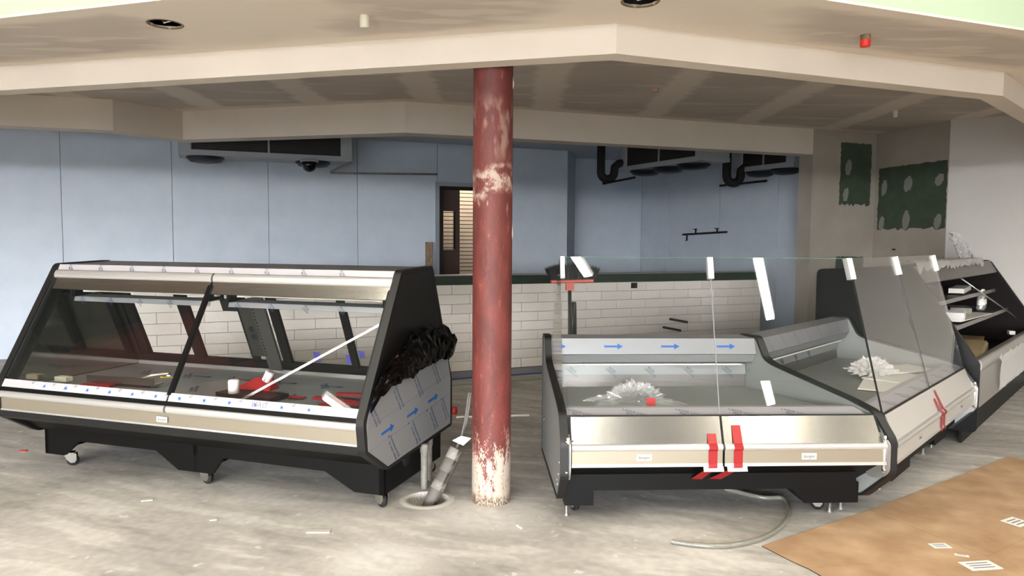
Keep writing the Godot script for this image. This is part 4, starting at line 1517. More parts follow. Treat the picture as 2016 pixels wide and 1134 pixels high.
		obj("hinge_pin", st, mats.alu, hp)
		for y in [0.315, 0.475]:
			st = begin(true)
			tube(st, [P(c[0] - 0.02, 0.0, y), P(c[0] + 0.02, 0.03, y)], 0.007, 8)
			obj("hinge_knuckle", st, mats.chrome, hp)
	# black base and feet
	st = begin()
	prism(st, poly([0.12, 0.345, 0.12, 0.18, 0.14, 0.18, 0.14, 0.345]), a, b - 0.06, m0, m1)
	obj("kick_board", st, mats.black_metal, g)
	for c in ([[0.045, 0.20], [1.36, 1.66]] if which == 0 else [[0.55, 0.95], [1.62, 1.95]]):
		st = begin()
		xy_prism(st, poly([c[0] - 0.10 if which == 1 or c[0] > 1 else c[0], 0.20, c[0], 0.085, c[1], 0.085, c[1], 0.20]), 0.16, 0.92)
		obj("base_box", st, mats.black_metal, g)
	if which == 0:
		for f in [[0.066, 0.245], [1.545, 0.245], [1.63, 0.29]]:
			leg_foot(g, P(f[0], f[1], 0), 0.10)
		for f in [[0.11, 0.34, 0.6], [1.48, 0.30, 1.2], [1.58, 0.46, 1.5], [0.2, 0.85, 0.3], [1.2, 0.85, 0.1]]:
			caster(g, P(f[0], f[1], 0), f[2])
	else:
		for f in [[0.62, 0.25], [1.64, 0.24], [1.88, 0.24]]:
			leg_foot(g, P(f[0], f[1], 0), 0.10)
		for f in [[0.72, 0.32, 0.8], [1.74, 0.30, 1.0], [0.8, 0.8, 0.3], [1.8, 0.85, 2.0]]:
			caster(g, P(f[0], f[1], 0), f[2])
	# red tape straps over the joint, each a thing of its own
	var tapes := [[0.772, 0.818, 0.505, -0.062], [0.905, 0.952, 0.545, -0.10]] if which == 0 else [[0.985, 1.025, 0.53, -0.03], [1.062, 1.10, 0.57, -0.03]]
	for i in 2:
		var t: Array = tapes[i]
		var top: float = t[2]
		var tv: float = lerpf(0.022, 0.078, (top - 0.455) / 0.133) - 0.003
		st = begin()
		prism(st, ribbon([V(-0.002, 0.336), V(0.003, 0.355), V(0.004, 0.424), V(-0.006, 0.432), V(-0.006, 0.446), V(0.013, 0.461), V(tv, top)], 0.0015), t[0], t[1])
		# the loose tail, twisted sideways under the lip
		var e: float = t[3]
		quad(st, P(t[0], -0.002, 0.338), P(t[0] + e, 0.10, 0.245), P(t[1] + e * 0.8, 0.10, 0.242), P(t[1], -0.002, 0.338))
		quad(st, P(t[0], -0.0005, 0.338), P(t[1], -0.0005, 0.338), P(t[1] + e * 0.8, 0.1015, 0.242), P(t[0] + e, 0.1015, 0.245))
		var o := single("tape_strap", ["shorter of two red tape strips across the brushed steel front", "taller of two red tape strips across the brushed steel front"][i] if which == 0 else "strip of red tape over the joint of the pale angled case front", "tape", st, mats.red_tape, "" if which == 0 else "tape on the angled case")
		o.transform = g.transform
		if which == 0:
			st = begin()
			bx(st, P((t[0] + t[1]) / 2 + [0.005, -0.003][i], 0.004, 0.328), Vector3([0.105, 0.105][i], 0.028, 0.002), Basis(Vector3.RIGHT, -0.5))
			var pt := single("paper_tag", "small white paper tag tucked under the lip behind a red tape strap", "paper", st, mats.paper, "paper tags under the straps")
			pt.transform = g.transform
	if which == 0:
		film_heap(g, Vector3(0.50, 0.566, -0.52), Vector3(0.27, 0.19, 0.20), 0, "crumpled clear plastic wrap heaped on the deck of the low steel case", 0.6)
		st = begin()
		bx(st, P(0.545, 0.33, 0.598), Vector3(0.05, 0.065, 0.006), Basis(Vector3.RIGHT, -0.35) * Basis(Vector3.UP, 0.1))
		var rt := single("red_tag", "small red plastic tag caught in the crumpled clear wrap", "tag", st, mats.red_plastic)
		rt.transform = g.transform
	else:
		film_heap(g, Vector3(1.35, 0.60, -0.52), Vector3(0.30, 0.16, 0.22), 3, "crumpled milky wrap on the deck of the angled case", 0.4, mats.milky_film)
		for k in 3:
			st = begin()
			bx(st, P(1.0 + 0.36 * k, 0.36 + 0.03 * k, 0.572 + 0.006 * k), Vector3(0.42, 0.008, 0.24), Basis(Vector3.UP, 0.2 - 0.3 * k))
			var ps := single("paper_sheet", "white paper sheet lying on the deck of the angled case", "paper", st, mats.paper, "papers on the angled case deck")
			ps.transform = g.transform

# a heap of crumpled film: noise-folded dome
func film_heap(g: Node3D, c: Vector3, s: Vector3, seed: int, label: String, tails: float, m: Material = null) -> void:
	var n := fnl(200 + seed, 1.7, 4)
	n.noise_type = FastNoiseLite.TYPE_CELLULAR
	var n2 := fnl(210 + seed, 2.5, 3)
	var st := begin()
	var U := 64
	var W := 26
	var grid := []
	for i in W + 1:
		var row := []
		var el := PI / 2 * i / W
		for j in U:
			var az := TAU * j / U
			var d := Vector3(cos(az) * cos(el), sin(el), sin(az) * cos(el))
			var k := 0.78 + 0.45 * n.get_noise_3dv(d * 2.4) + 0.22 * n2.get_noise_3dv(d * 3.1)
			if i < 5:
				k += tails * maxf(0.0, n2.get_noise_2d(cos(az) * 1.2 + 9, sin(az) * 1.2)) * (5 - i) / 5.0 * 2.2
			row.append(c + Vector3(d.x * s.x * k, maxf(0.0, d.y * s.y * k), d.z * s.z * k))
		grid.append(row)
	for i in W:
		for j in U:
			var j2 := (j + 1) % U
			quad(st, grid[i][j], grid[i][j2], grid[i + 1][j2], grid[i + 1][j])
	var o := single("plastic_wrap", label, "plastic wrap", st, m if m else mats.clear_film)
	o.transform = g.transform

# ---------------------------------------------------------------- the black multideck beyond
func build_multideck() -> void:
	var base := Vector3(0.2545 + 1.775 * cos(deg_to_rad(2.9)), 0, -3.684 - 1.775 * sin(deg_to_rad(2.9)))
	var g := thing("multideck_case", "black multideck shelf case with littered shelves against the white drywall", "display case", base, 47.9)
	var x0 := 2.135
	var x1 := 5.4
	var out := poly([0.0, 0.10, 1.2, 0.10, 1.2, 1.285, 0.478, 1.335, 0.03, 0.66, 0.0, 0.62])
	var soft := round_corners(out, 0.045, 4)
	for k in 2:
		var a: float = [x0, x1 - 0.04][k]
		var st := begin()
		if k == 0:
			prism(st, soft, a, a + 0.04)
			obj("end_panel", st, mats.case_black, g)
		else:
			prism(st, inset(soft, 0.02), a + 0.012, a + 0.02)
			var ep := obj("end_panel", st, mats.mullion_brown, g)
			st = begin()
			ring(st, soft, 0.022, a, a + 0.04)
			obj("end_trim", st, mats.black_metal, ep)
	var a := x0 + 0.04
	var b := x1 - 0.04
	sheet(g, "canopy_fascia", [V(0.40, 1.20), V(0.478, 1.325)], 0.02, a, b, mats.steel_soft)
	sheet(g, "canopy_top", [V(0.478, 1.325), V(1.18, 1.275)], 0.02, a, b, mats.black_metal)
	sheet(g, "back_wall", [V(1.12, 0.30), V(1.12, 1.27)], 0.03, a, b, mats.black_metal)
	sheet(g, "shelf", [V(0.42, 1.005), V(1.12, 1.03)], 0.02, a, b, mats.steel_soft)
	sheet(g, "shelf_edge", [V(0.412, 0.985), V(0.415, 1.02)], 0.012, a, b, mats.alu_dull)
	sheet(g, "shelf", [V(0.30, 0.80), V(1.12, 0.825)], 0.02, a, b, mats.steel_soft)
	sheet(g, "shelf_edge", [V(0.292, 0.78), V(0.295, 0.815)], 0.012, a, b, mats.alu_dull)
	sheet(g, "well_floor", [V(0.10, 0.46), V(1.12, 0.46)], 0.02, a, b, mats.black_metal)
	sheet(g, "front_top", [V(0.02, 0.635), V(0.11, 0.60), V(0.12, 0.45)], 0.012, a, b, mats.alu_dull)
	sheet(g, "front_panel", [V(0.012, 0.27), V(0.012, 0.55)], 0.012, a, b, mats.deck_front)
	nosing(g, "front_rail", V(0.010, 0.55), V(0.012, 0.64), 0.02, a, b, mats.deck_front)
	sheet(g, "toe_kick", [V(0.10, 0.0), V(0.10, 0.28)], 0.02, a, b, mats.black_metal)
	for x in [a + 1.1, a + 2.2]:
		var st := begin()
		bx(st, P(x, 1.10, 0.86), Vector3(0.04, 0.82, 0.02))
		obj("shelf_upright", st, mats.case_black, g)
		for y in [0.80, 1.005]:
			st = begin()
			prism(st, poly([1.10, y, 0.45, y + 0.0, 1.10, y - 0.10]), x - 0.004, x + 0.004)
			obj("shelf_arm", st, mats.case_black, g)
	var place := func(called: String, label: String, cat: String, st: SurfaceTool, m: Material, grp := "") -> void:
		var o := single(called, label, cat, st, m, grp)
		o.transform = g.transform
	# loose film over the canopy and a curl standing up
	var n := fnl(301, 1.3, 3)
	for k in 2:
		var st := begin(true)
		var U := 34
		var W := 10
		var f := func(i: int, j: int) -> Vector3:
			var u := float(i) / U
			var w := float(j) / W
			if k == 0:
				var x := lerpf(a + 0.05, b - 0.5, u)
				return P(x, 0.44 + 0.16 * w + 0.03 * n.get_noise_2d(u * 9, w * 3), 1.335 + 0.012 + 0.028 * absf(n.get_noise_2d(u * 14, w * 5)) + 0.01 * sin(w * PI) - (0.055 * (1.0 + n.get_noise_2d(u * 16, 3)) if j == 0 else 0.0))
			var hh := sin(u * PI)
			return P(b - 0.75 + 0.62 * u + 0.05 * n.get_noise_2d(u * 5, w * 4), 0.62 + 0.15 * w * hh + 0.05 * n.get_noise_2d(u * 6, w * 4 + 7), 1.335 + 0.30 * w * pow(hh, 0.7) * (0.75 + 0.5 * u))
		for i in U:
			for j in W:
				quad(st, f.call(i, j), f.call(i + 1, j), f.call(i + 1, j + 1), f.call(i, j + 1))
		place.call("film_sheet", ["loose white plastic film draped along the top of the black multideck", "curl of milky plastic film standing up on the multideck's end"][k], "plastic film", st, mats.milky_film)
	# shelf litter
	var st := begin()
	bx(st, P(4.35, 0.56, 1.05), Vector3(0.75, 0.045, 0.13), Basis(Vector3.UP, 0.1))
	place.call("foam_pack", "long white foam pack on the multideck's upper shelf", "pack", st, mats.paper)
	for k in 2:
		var wb := thing("water_bottle", "clear plastic bottle with a paper sleeve on the multideck's middle shelf", "bottle", Vector3.ZERO, 0.0, "bottles on the multideck")
		wb.transform = g.transform * Transform3D(Basis.IDENTITY, P(4.62 + 0.20 * k, 0.42 + 0.02 * k, 0.83))
		st = begin(true)
		lathe(st, [V(0, 0), V(0.036, 0), V(0.038, 0.01), V(0.038, 0.11), V(0.034, 0.14), V(0.016, 0.175), V(0.014, 0.19)], Vector3.ZERO, 16)
		obj("bottle_body", st, mats.clear_film, wb)
		st = begin(true)
		lathe(st, [V(0.017, 0.188), V(0.017, 0.205), V(0, 0.205)], Vector3.ZERO, 16)
		obj("screw_cap", st, mats.white_plastic, wb)
		st = begin(true)
		lathe(st, [V(0.0386, 0.05), V(0.0386, 0.10)], Vector3.ZERO, 16)
		obj("paper_sleeve", st, mats.paper, wb)
	st = begin()
	bx(st, P(3.75, 0.42, 0.826), Vector3(1.1, 0.008, 0.24), Basis(Vector3.UP, -0.05))
	place.call("paper_sheet", "wide white paper lying on the multideck's middle shelf", "paper", st, mats.paper)
	st = begin()
	tile(st, P(3.35, 0.40, 0.865), Vector3(0.30, 0.07, 0.15), 0.012, Basis(Vector3.UP, 0.15))
	place.call("white_bundle", "small white wrapped bundle on the middle shelf's paper", "bundle", st, mats.milky_film)
	st = begin()
	bx(st, P(4.25, 0.55, 0.855), Vector3(0.40, 0.05, 0.18), Basis(Vector3.UP, 0.3))
	place.call("grey_box", "flat grey box at the rear of the multideck's middle shelf", "box", st, mats.pvc)
	st = begin()
	tile(st, P(3.75, 0.36, 0.515), Vector3(0.9, 0.10, 0.28), 0.02, Basis(Vector3.UP, 0.12))
	place.call("kraft_parcel", "crumpled pale kraft paper parcel in the multideck's well", "parcel", st, mat("kraft_pale", Color(0.72, 0.64, 0.50), 0.8))
	st = begin()
	bx(st, P(4.75, 0.55, 0.51), Vector3(0.55, 0.012, 0.30), Basis(Vector3.UP, 0.15))
	place.call("cardboard_piece", "orange-brown cardboard piece in the multideck's well", "cardboard", st, mats.kraft)
	st = begin()
	bx(st, P(4.55, 0.14, 0.628), Vector3(0.08, 0.035, 0.05), Basis(Vector3.UP, 0.4))
	place.call("white_clip", "little white plastic clip on the multideck's front lip", "clip", st, mats.white_plastic)
	# thin bright rod across the shelves
	st = begin(true)
	tube(st, [P(4.05, 0.50, 1.17), P(5.3, 0.20, 0.72)], 0.006, 8)
	place.call("shelf_rod", "thin steel rod slanting across the multideck's shelves", "rod", st, mats.alu)
	# milky film hanging down the front
	st = begin(true)
	for i in 30:
		for j in 8:
			var f2 := func(ii: int, jj: int) -> Vector3:
				var u := ii / 30.0
				var w := jj / 8.0
				return P(lerpf(2.9, 5.3, u), -0.016 - 0.03 * absf(n.get_noise_2d(u * 12, w * 4)) + 0.10 * maxf(0.0, w - 0.7), 0.32 + 0.31 * w + 0.03 * n.get_noise_2d(u * 9, 5.0) * (1.0 - w))
			quad(st, f2.call(i, j), f2.call(i + 1, j), f2.call(i + 1, j + 1), f2.call(i, j + 1))
	place.call("film_sheet", "milky plastic film hanging down the multideck's front panel", "plastic film", st, mats.milky_film)

# ---------------------------------------------------------------- cold room equipment
func evaporator(label: String, left: Vector2, right: Vector2, y: float, fans: int, grp := "") -> Node3D:
	var dir := (right - left).normalized()
	var L := left.distance_to(right)
	var g := thing("evaporator", label, "evaporator", P(left.x, left.y, 0), rad_to_deg(atan2(dir.y, dir.x)), grp)
	var st := begin()
	bx(st, P(L / 2, 0.24, y + 0.20), Vector3(L - 0.30, 0.30, 0.42))
	obj("coil_block", st, mats.coil, g)
	for k in 2:
		st = begin()
		tile(st, P([0.075, L - 0.075][k], 0.24, y + 0.19), Vector3(0.15, 0.36, 0.46), 0.01)
		obj("end_cover", st, mats.evap_case, g)
	st = begin()
	prism(st, poly([0.0, y - 0.02, 0.48, y - 0.02, 0.48, y + 0.03, 0.0, y + 0.045]), 0.0, L)
	obj("drain_pan", st, mats.evap_case, g)
	for k in 10:
		st = begin()
		bx(st, P(L / 2, 0.022, y + 0.065 + 0.03 * k), Vector3(L - 0.31, 0.003, 0.008))
		obj("coil_fin", st, mats.mullion_brown, g)
	for k in [0.5]:
		st = begin()
		bx(st, P(L * k, 0.018, y + 0.19), Vector3(0.022, 0.34, 0.012))
		obj("coil_strap", st, mats.evap_case, g)
	for k in fans:
		st = begin(true)
		lathe(st, [V(0.0, -0.075), V(0.09, -0.075), V(0.18, -0.06), V(0.21, -0.03), V(0.225, -0.02), V(0.225, 0.0), V(0.0, 0.0)], P(0.30 + (L - 0.55) * (k / maxf(1.0, fans - 1.0)) * 0.85, 0.25, y - 0.02), 20)
		obj("fan_guard", st, mats.fan_navy, g)
	for k in 2:
		st = begin()
		bx(st, P([0.2, L - 0.2][k], 0.24, y + 0.38), Vector3(0.03, 0.1, 0.3))
		obj("hanger", st, mats.galv, g)
	return g

func build_cold_room_things() -> void:
	evaporator("long evaporator hung beside the camera dome on the blue wall's side", V(-4.08, 9.0), V(-2.12, 9.76), 2.555, 2)
	evaporator("evaporator with three navy fan guards beside the blue pilaster", V(1.60, 11.05), V(2.42, 9.46), 2.575, 3)
	evaporator("evaporator cut off by the drywall jamb of the opening", V(3.22, 10.75), V(3.72, 9.78), 2.54, 2)
	# black insulated traps
	for a in [[1.52, 11.05, 2.44, "black insulated drain trap beside the three-fan evaporator"], [3.28, 10.62, 2.36, "black insulated drain trap beside the evaporator at the drywall jamb"]]:
		var st := begin(true)
		var c := Vector2(a[0], a[1])
		var y: float = a[2]
		var pts := []
		pts.append(P(c.x - 0.2, c.y, 2.94))
		pts.append(P(c.x - 0.2, c.y, y + 0.14))
		for k in 9:
			var an := PI + PI * k / 8
			pts.append(P(c.x - 0.10 + 0.10 * cos(an), c.y, y + 0.10 + 0.10 * sin(an)))
		pts.append(P(c.x + 0.005, c.y, y + 0.18))
		pts.append(P(c.x + 0.06, c.y, y + 0.23))
		pts.append(P(c.x + 0.22, c.y - 0.02, y + 0.25))
		tube(st, pts, 0.062, 14)
		single("drain_trap", a[3], "pipe", st, mats.rubber)
	# small brackets and drain lines
	for a in [[V(1.33, 10.9), V(1.78, 10.7), 2.36, 2.44, "short dark drain line under the three-fan evaporator"], [V(3.02, 10.75), V(3.55, 10.3), 2.33, 2.37, "short dark drain line under the evaporator at the jamb"]]:
		var st := begin(true)
		tube(st, [P(a[0].x, a[0].y, a[2]), P(a[1].x, a[1].y, a[3])], 0.016, 8)
		single("drain_line", a[4], "pipe", st, mats.black_gap)
	var st := begin(true)
	tube(st, [P(-2.16, 9.72, 2.515), P(-2.52, 10.2, 2.44), P(-2.53, 10.24, 2.43), P(-1.10, 10.78, 2.47)], 0.014, 8)
	single("conduit", "thin grey conduit bent beneath the long evaporator toward the door", "conduit", st, mats.pvc)
	# camera dome on its collar
	var cam := thing("dome_camera", "black dome camera on a round collar beneath the long evaporator", "camera", P(-2.62, 9.50, 0))
	st = begin(true)
	lathe(st, [V(0, -0.13), V(0.04, -0.122), V(0.075, -0.095), V(0.095, -0.05), V(0.1, 0.0), V(0.0, 0.0)], Vector3(0, 2.50, 0), 20)
	obj("dome", st, mat("dome", Color(0.015, 0.015, 0.016), 0.12), cam)
	st = begin(true)
	lathe(st, [V(0, 0), V(0.115, 0), V(0.115, 0.02), V(0.08, 0.035), V(0, 0.035)], Vector3(0, 2.50, 0), 20)
	obj("collar", st, mats.evap_case, cam)
	# black coat rail with hooks on the angled blue wall
	var p0 := V(2.80, 12.05)
	var p1 := V(3.26, 11.15)
	var rail := thing("hook_rail", "black hook rail mounted on the shaded blue panel wall", "rail", P(p0.x, p0.y, 0), rad_to_deg(atan2(p1.y - p0.y, p1.x - p0.x)))
	st = begin(true)
	tube(st, [Vector3(0, 1.63, 0), Vector3(1.01, 1.665, 0)], 0.016, 8)
	obj("bar", st, mats.black_gap, rail)
	for k in [[0.31, 0.07], [0.80, 0.075], [0.10, -0.11]]:
		st = begin()
		bx(st, Vector3(k[0], 1.645 + k[1] / 2, 0.0), Vector3(0.018, absf(k[1]), 0.018))
		bx(st, Vector3(k[0], 1.645 + k[1], 0.012), Vector3(0.06 if k[1] > 0 else 0.018, 0.014, 0.03))
		obj("hook", st, mats.black_gap, rail)
	# sprinklers
	for a in [[-2.05, 9.6, 2.9, "bronze"], [0.06, 9.75, 2.9, "bronze"]]:
		sprinkler(P(a[0], a[1], a[2]), "small hanging sprinkler head on the cold room ceiling behind the dropped beam")
	# wooden stud by the door
	st = begin()
	bx(st, P(-1.22, 10.72, 0.74), Vector3(0.10, 1.48, 0.05))
	single("wood_stud", "rough wooden stud standing against the blue wall by the steel door frame", "stud", st, mats.wood)

func sprinkler(at: Vector3, label: String) -> void:
	var g := thing("sprinkler", label, "sprinkler", at, 0.0, "sprinkler heads")
	var st := begin(true)
	lathe(st, [V(0.0, -0.075), V(0.02, -0.075), V(0.022, -0.07), V(0.006, -0.062), V(0.008, -0.03), V(0.014, -0.02), V(0.014, 0.045), V(0.0, 0.045)], Vector3.ZERO, 10)
	obj("head", st, mats.galv, g)

# ---------------------------------------------------------------- fluorescent strips of the store
func build_store_lights() -> void:
	var dir := Vector2(0.46, -0.888)
	for c in [V(0.983, 0.205), V(3.96, -0.955), V(2.45, 1.95), V(-0.90, -0.765), V(-2.35, 2.03), V(-2.78, -1.73), V(-4.14, 0.60), V(-4.66, -2.7), V(-6.1, 0.1), V(6.5, -0.5), V(5.1, 2.2), V(-1.33, -4.5), V(-3.2, -5.5), V(-5.1, -6.5), V(7.6, -4.0)]:
		strip_light(c, dir)

func strip_light(c: Vector2, dir: Vector2) -> void:
	var g := thing("strip_light", "long white fluorescent strip light hung from the store ceiling", "light", P(c.x, c.y, 4.0), rad_to_deg(atan2(dir.y, dir.x)), "fluorescent strips over the store floor")
	var st := begin()
	prism(st, poly([-0.075, 0.03, 0.075, 0.03, 0.05, 0.09, -0.05, 0.09]), -1.22, 1.22)
	obj("housing", st, mats.white_plastic, g)
	st = begin()
	prism(st, round_corners(poly([-0.06, -0.02, 0.06, -0.02, 0.07, 0.03, -0.07, 0.03]), 0.02, 3), -1.20, 1.20)
	obj("diffuser", st, mats.tube_glow, g)
	for x in [-0.9, 0.9]:
		st = begin()
		bx(st, Vector3(x, 0.445, 0), Vector3(0.006, 0.71, 0.006))
		obj("hanger_rod", st, mats.galv, g)
	var l := AreaLight3D.new()
	l.name = "strip_area_light"
	l.area_size = Vector2(2.36, 0.11)
	l.light_color = Color(1.0, 0.975, 0.90)
	l.light_energy = STRIP
	l.area_range = 30.0
	l.shadow_enabled = true
	g.add_child(l)
	l.position = Vector3(0, -0.024, 0)
	l.rotation.x = -PI / 2

# ---------------------------------------------------------------- on the floor and on the ceiling
func build_floor_things() -> void:
	# brown protection board: overlapping sheets, each with its own edge
	var sheets := [
		[[1.247, 3.535, 2.02, 4.03, 2.30, 3.43, 1.374, 3.289, 1.33, 3.36], "brown protection board with a worn corner beside the clear hose"],
		[[2.02, 4.03, 3.521, 5.092, 4.0, 4.55, 2.30, 3.43], "brown protection board beside the angled case with a white label"],
		[[1.374, 3.289, 2.30, 3.43, 3.3, 2.2, 1.8, 2.2, 1.5, 2.95], "brown protection board with white paper labels at the picture's lower edge"],
		[[2.30, 3.43, 4.0, 4.55, 4.9, 3.4, 3.3, 2.2], "brown protection board farthest from the low cases"]]
	for i in sheets.size():
		var st := begin()
		var pp := poly(sheets[i][0])
		plan(st, pp, 0.0004 * (i + 1), 0.004 + 0.0006 * i)
		var o := single("floor_board", sheets[i][1], "floor board", st, mats.kraft)
		st = begin()
		for k in pp.size():
			var p := pp[k]
			var q := pp[(k + 1) % pp.size()]
			var c := (p + q) / 2
			bx(st, P(c.x, c.y, 0.0022 + 0.0005 * i), Vector3(p.distance_to(q), 0.003, 0.003), Basis(Vector3.UP, atan2(q.y - p.y, q.x - p.x)))
		obj("torn_edge", st, mats.kraft_edge, o)
	# paper labels stuck on it
	for a in [[1850, 1077, 0.09, 0.055, 0.1, "middle-sized white paper label on the brown protection board"], [1893, 1096, 0.06, 0.02, -0.4, "tiny narrow white label between two larger ones on the brown board"], [1930, 1116, 0.16, 0.09, 0.15, "largest white printed label on the brown protection board"], [2000, 1030, 0.12, 0.10, 0.5, "white label lying apart from the other three on the brown board"]]:
		var f := floor_at(a[0], a[1])
		var st := begin()
		bx(st, P(f.x, f.y, 0.0072), Vector3(a[2], 0.0016, a[3]), Basis(Vector3.UP, a[4]))
		var o := single("paper_label", a[5], "label", st, mats.paper, "labels on the floor board")
		st = begin()
		for k in 3:
			var off := Basis(Vector3.UP, a[4]) * Vector3(0, 0, (k - 1) * a[3] * 0.25)
			bx(st, P(f.x, f.y, 0.0082) + off, Vector3(a[2] * 0.7, 0.0004, a[3] * 0.1), Basis(Vector3.UP, a[4]))
		obj("print_lines", st, mats.pencil, o)
	# clear hose curling out from under the low case
	var pts := []
	var pix := [[1540, 985], [1553, 1003], [1552, 1022], [1535, 1043], [1505, 1062], [1465, 1074], [1420, 1080], [1370, 1078], [1322, 1071]]
	var raw := [Vector3(1.30, 0.013, -4.35), Vector3(1.47, 0.013, -4.2)]
	for p in pix:
		var f := floor_at(p[0], p[1])
		raw.append(Vector3(f.x, 0.013, -f.y))
	for i in raw.size() - 1:
		for k in 5:
			pts.append(raw[i].cubic_interpolate(raw[i + 1], raw[max(i - 1, 0)], raw[min(i + 2, raw.size() - 1)], k / 5.0))
	pts.append(raw[raw.size() - 1])
	var st := begin(true)
	tube(st, pts, 0.0125, 12, false)
	tube(st, pts, 0.0095, 12, false)
	single("clear_hose", "bent clear plastic hose lying on the concrete under the low steel case", "hose", st, mats.hose)
	# pipe leaning out of the round floor opening
	var base := P(HOLE.x - 0.01, HOLE.y - 0.01, -0.08)
	var top := P(-0.325, 4.28, 0.265)
	var d := (top - base).normalized()
	var g := thing("drain_pipe", "leaning grey plaster-spattered drain pipe rising from the round floor opening", "pipe", Vector3.ZERO)
	st = begin(true)
	tube(st, [base, base + d * 0.26], 0.040, 18)
	obj("lower_length", st, mats.pvc_dark, g)
	st = begin(true)
	tube(st, [base + d * 0.15, base + d * 0.20], 0.0412, 18)
	obj("plaster_band", st, mats.pvc, g)
	st = begin(true)
	tube(st, [base + d * 0.26, base + d * 0.34], 0.043, 18)
	obj("coupling", st, mats.pvc_dark, g)
	st = begin(true)
	tube(st, [base + d * 0.34, top], 0.040, 18)
	obj("upper_length", st, mats.pvc, g)
	for k in 2:
		st = begin(true)
		tube(st, [top - d * 0.02, top + Vector3(0.03, 0.07, -0.01 - 0.02 * k), top + Vector3(0.05 + 0.01 * k, 0.16, -0.03), top + Vector3(0.075 + 0.012 * k, 0.34, -0.01)], 0.007, 8)
		obj("cable", st, mats.pvc_dark, g)
	st = begin()
	quad(st, top + Vector3(-0.02, 0.06, 0.03), top + Vector3(0.045, 0.035, 0.045), top + Vector3(0.09, 0.075, 0.03), top + Vector3(0.03, 0.085, 0.02))
	quad(st, top + Vector3(-0.02, 0.058, 0.028), top + Vector3(0.03, 0.083, 0.018), top + Vector3(0.09, 0.073, 0.028), top + Vector3(0.045, 0.033, 0.043))
	single("paper_flag", "torn scrap of white paper caught on the leaning pipe's cables", "paper", st, mats.paper)
	# pair of capped stubs behind the case base
	for k in 2:
		var f := [V(-0.525, 4.36), V(-0.515, 4.52)][k] as Vector2
		st = begin(true)
		lathe(st, [V(0.021, 0.0), V(0.021, 0.215), V(0.025, 0.22), V(0.025, 0.265), V(0.021, 0.272), V(0.0, 0.272)], P(f.x, f.y, 0), 14)
		single("pipe_stub", ["capped grey pipe stub standing just behind the leaning pipe", "capped grey pipe stub half hidden behind its twin by the leaning pipe"][k], "pipe", st, mats.pvc, "capped pipe stubs")
	# plaster ring round the opening
	st = begin(true)
	lathe(st, [V(0.115, 0.0), V(0.118, 0.006), V(0.135, 0.005), V(0.16, 0.0005)], P(HOLE.x, HOLE.y, 0), 36)
	obj("plaster_ring", st, mats.plaster_floor, get_node("floor"))
	# scraps on the floor
	for a in [[627, 1047, 0.12, 0.035, 0.05, "plaster_floor", "flat pale wood shim on the concrete"], [420, 1024, 0.035, 0.02, 0.3, "plaster_floor", "small white plaster chip on the concrete"], [1022, 1038, 0.008, 0.05, 0.5, "paper", "thin white curl of trim on the concrete before the low case"], [46, 888, 0.05, 0.03, 0.2, "red_plastic", "small red plastic scrap on the concrete by the service case"], [290, 985, 0.06, 0.03, 0.3, "plaster_floor", "white plaster smear chip on the concrete by the middle caster"], [1975, 778, 0.16, 0.04, -0.2, "black_plastic", "dark scrap of plastic on the pale floor before the multideck"]]:
		var f := floor_at(a[0], a[1])
		st = begin()
		bx(st, P(f.x, f.y, 0.003), Vector3(a[2], 0.006, a[3]), Basis(Vector3.UP, a[4]))
		single("floor_scrap", a[6], "scrap", st, mats[a[5]])
	# red cap behind the service case and a stick beyond the column
	st = begin(true)
	var rc := floor_at(893, 815)
	lathe(st, [V(0, 0), V(0.03, 0.0), V(0.034, 0.02), V(0.03, 0.06), V(0.0, 0.065)], P(rc.x, rc.y, 0.0), 14)
	single("red_bung", "round red plastic bung on the floor behind the service case", "bung", st, mats.red_plastic)
	st = begin(true)
	var s0 := floor_at(898, 824)
	var s1 := floor_at(1042, 820)
	tube(st, [P(s0.x, s0.y, 0.012), P(s1.x, s1.y, 0.012)], 0.01, 8)
	single("white_stick", "thin white stick on the floor behind the red column", "stick", st, mats.paper)

# a floor point (x, d) under a photograph pixel
func floor_at(px: float, py: float) -> Vector2:
	var a := px - 1008.0
	var b := py - 567.0
	var r := deg_to_rad(0.40)
	var u := (a * cos(r) + b * sin(r)) / 1440.0
	var v := (-a * sin(r) + b * cos(r)) / 1440.0
	var p := deg_to_rad(3.65)
	var y := -v * cos(p) - sin(p)
	var d := cos(p) - v * sin(p)
	var s := -1.5 / y
	return Vector2(u * s, d * s)

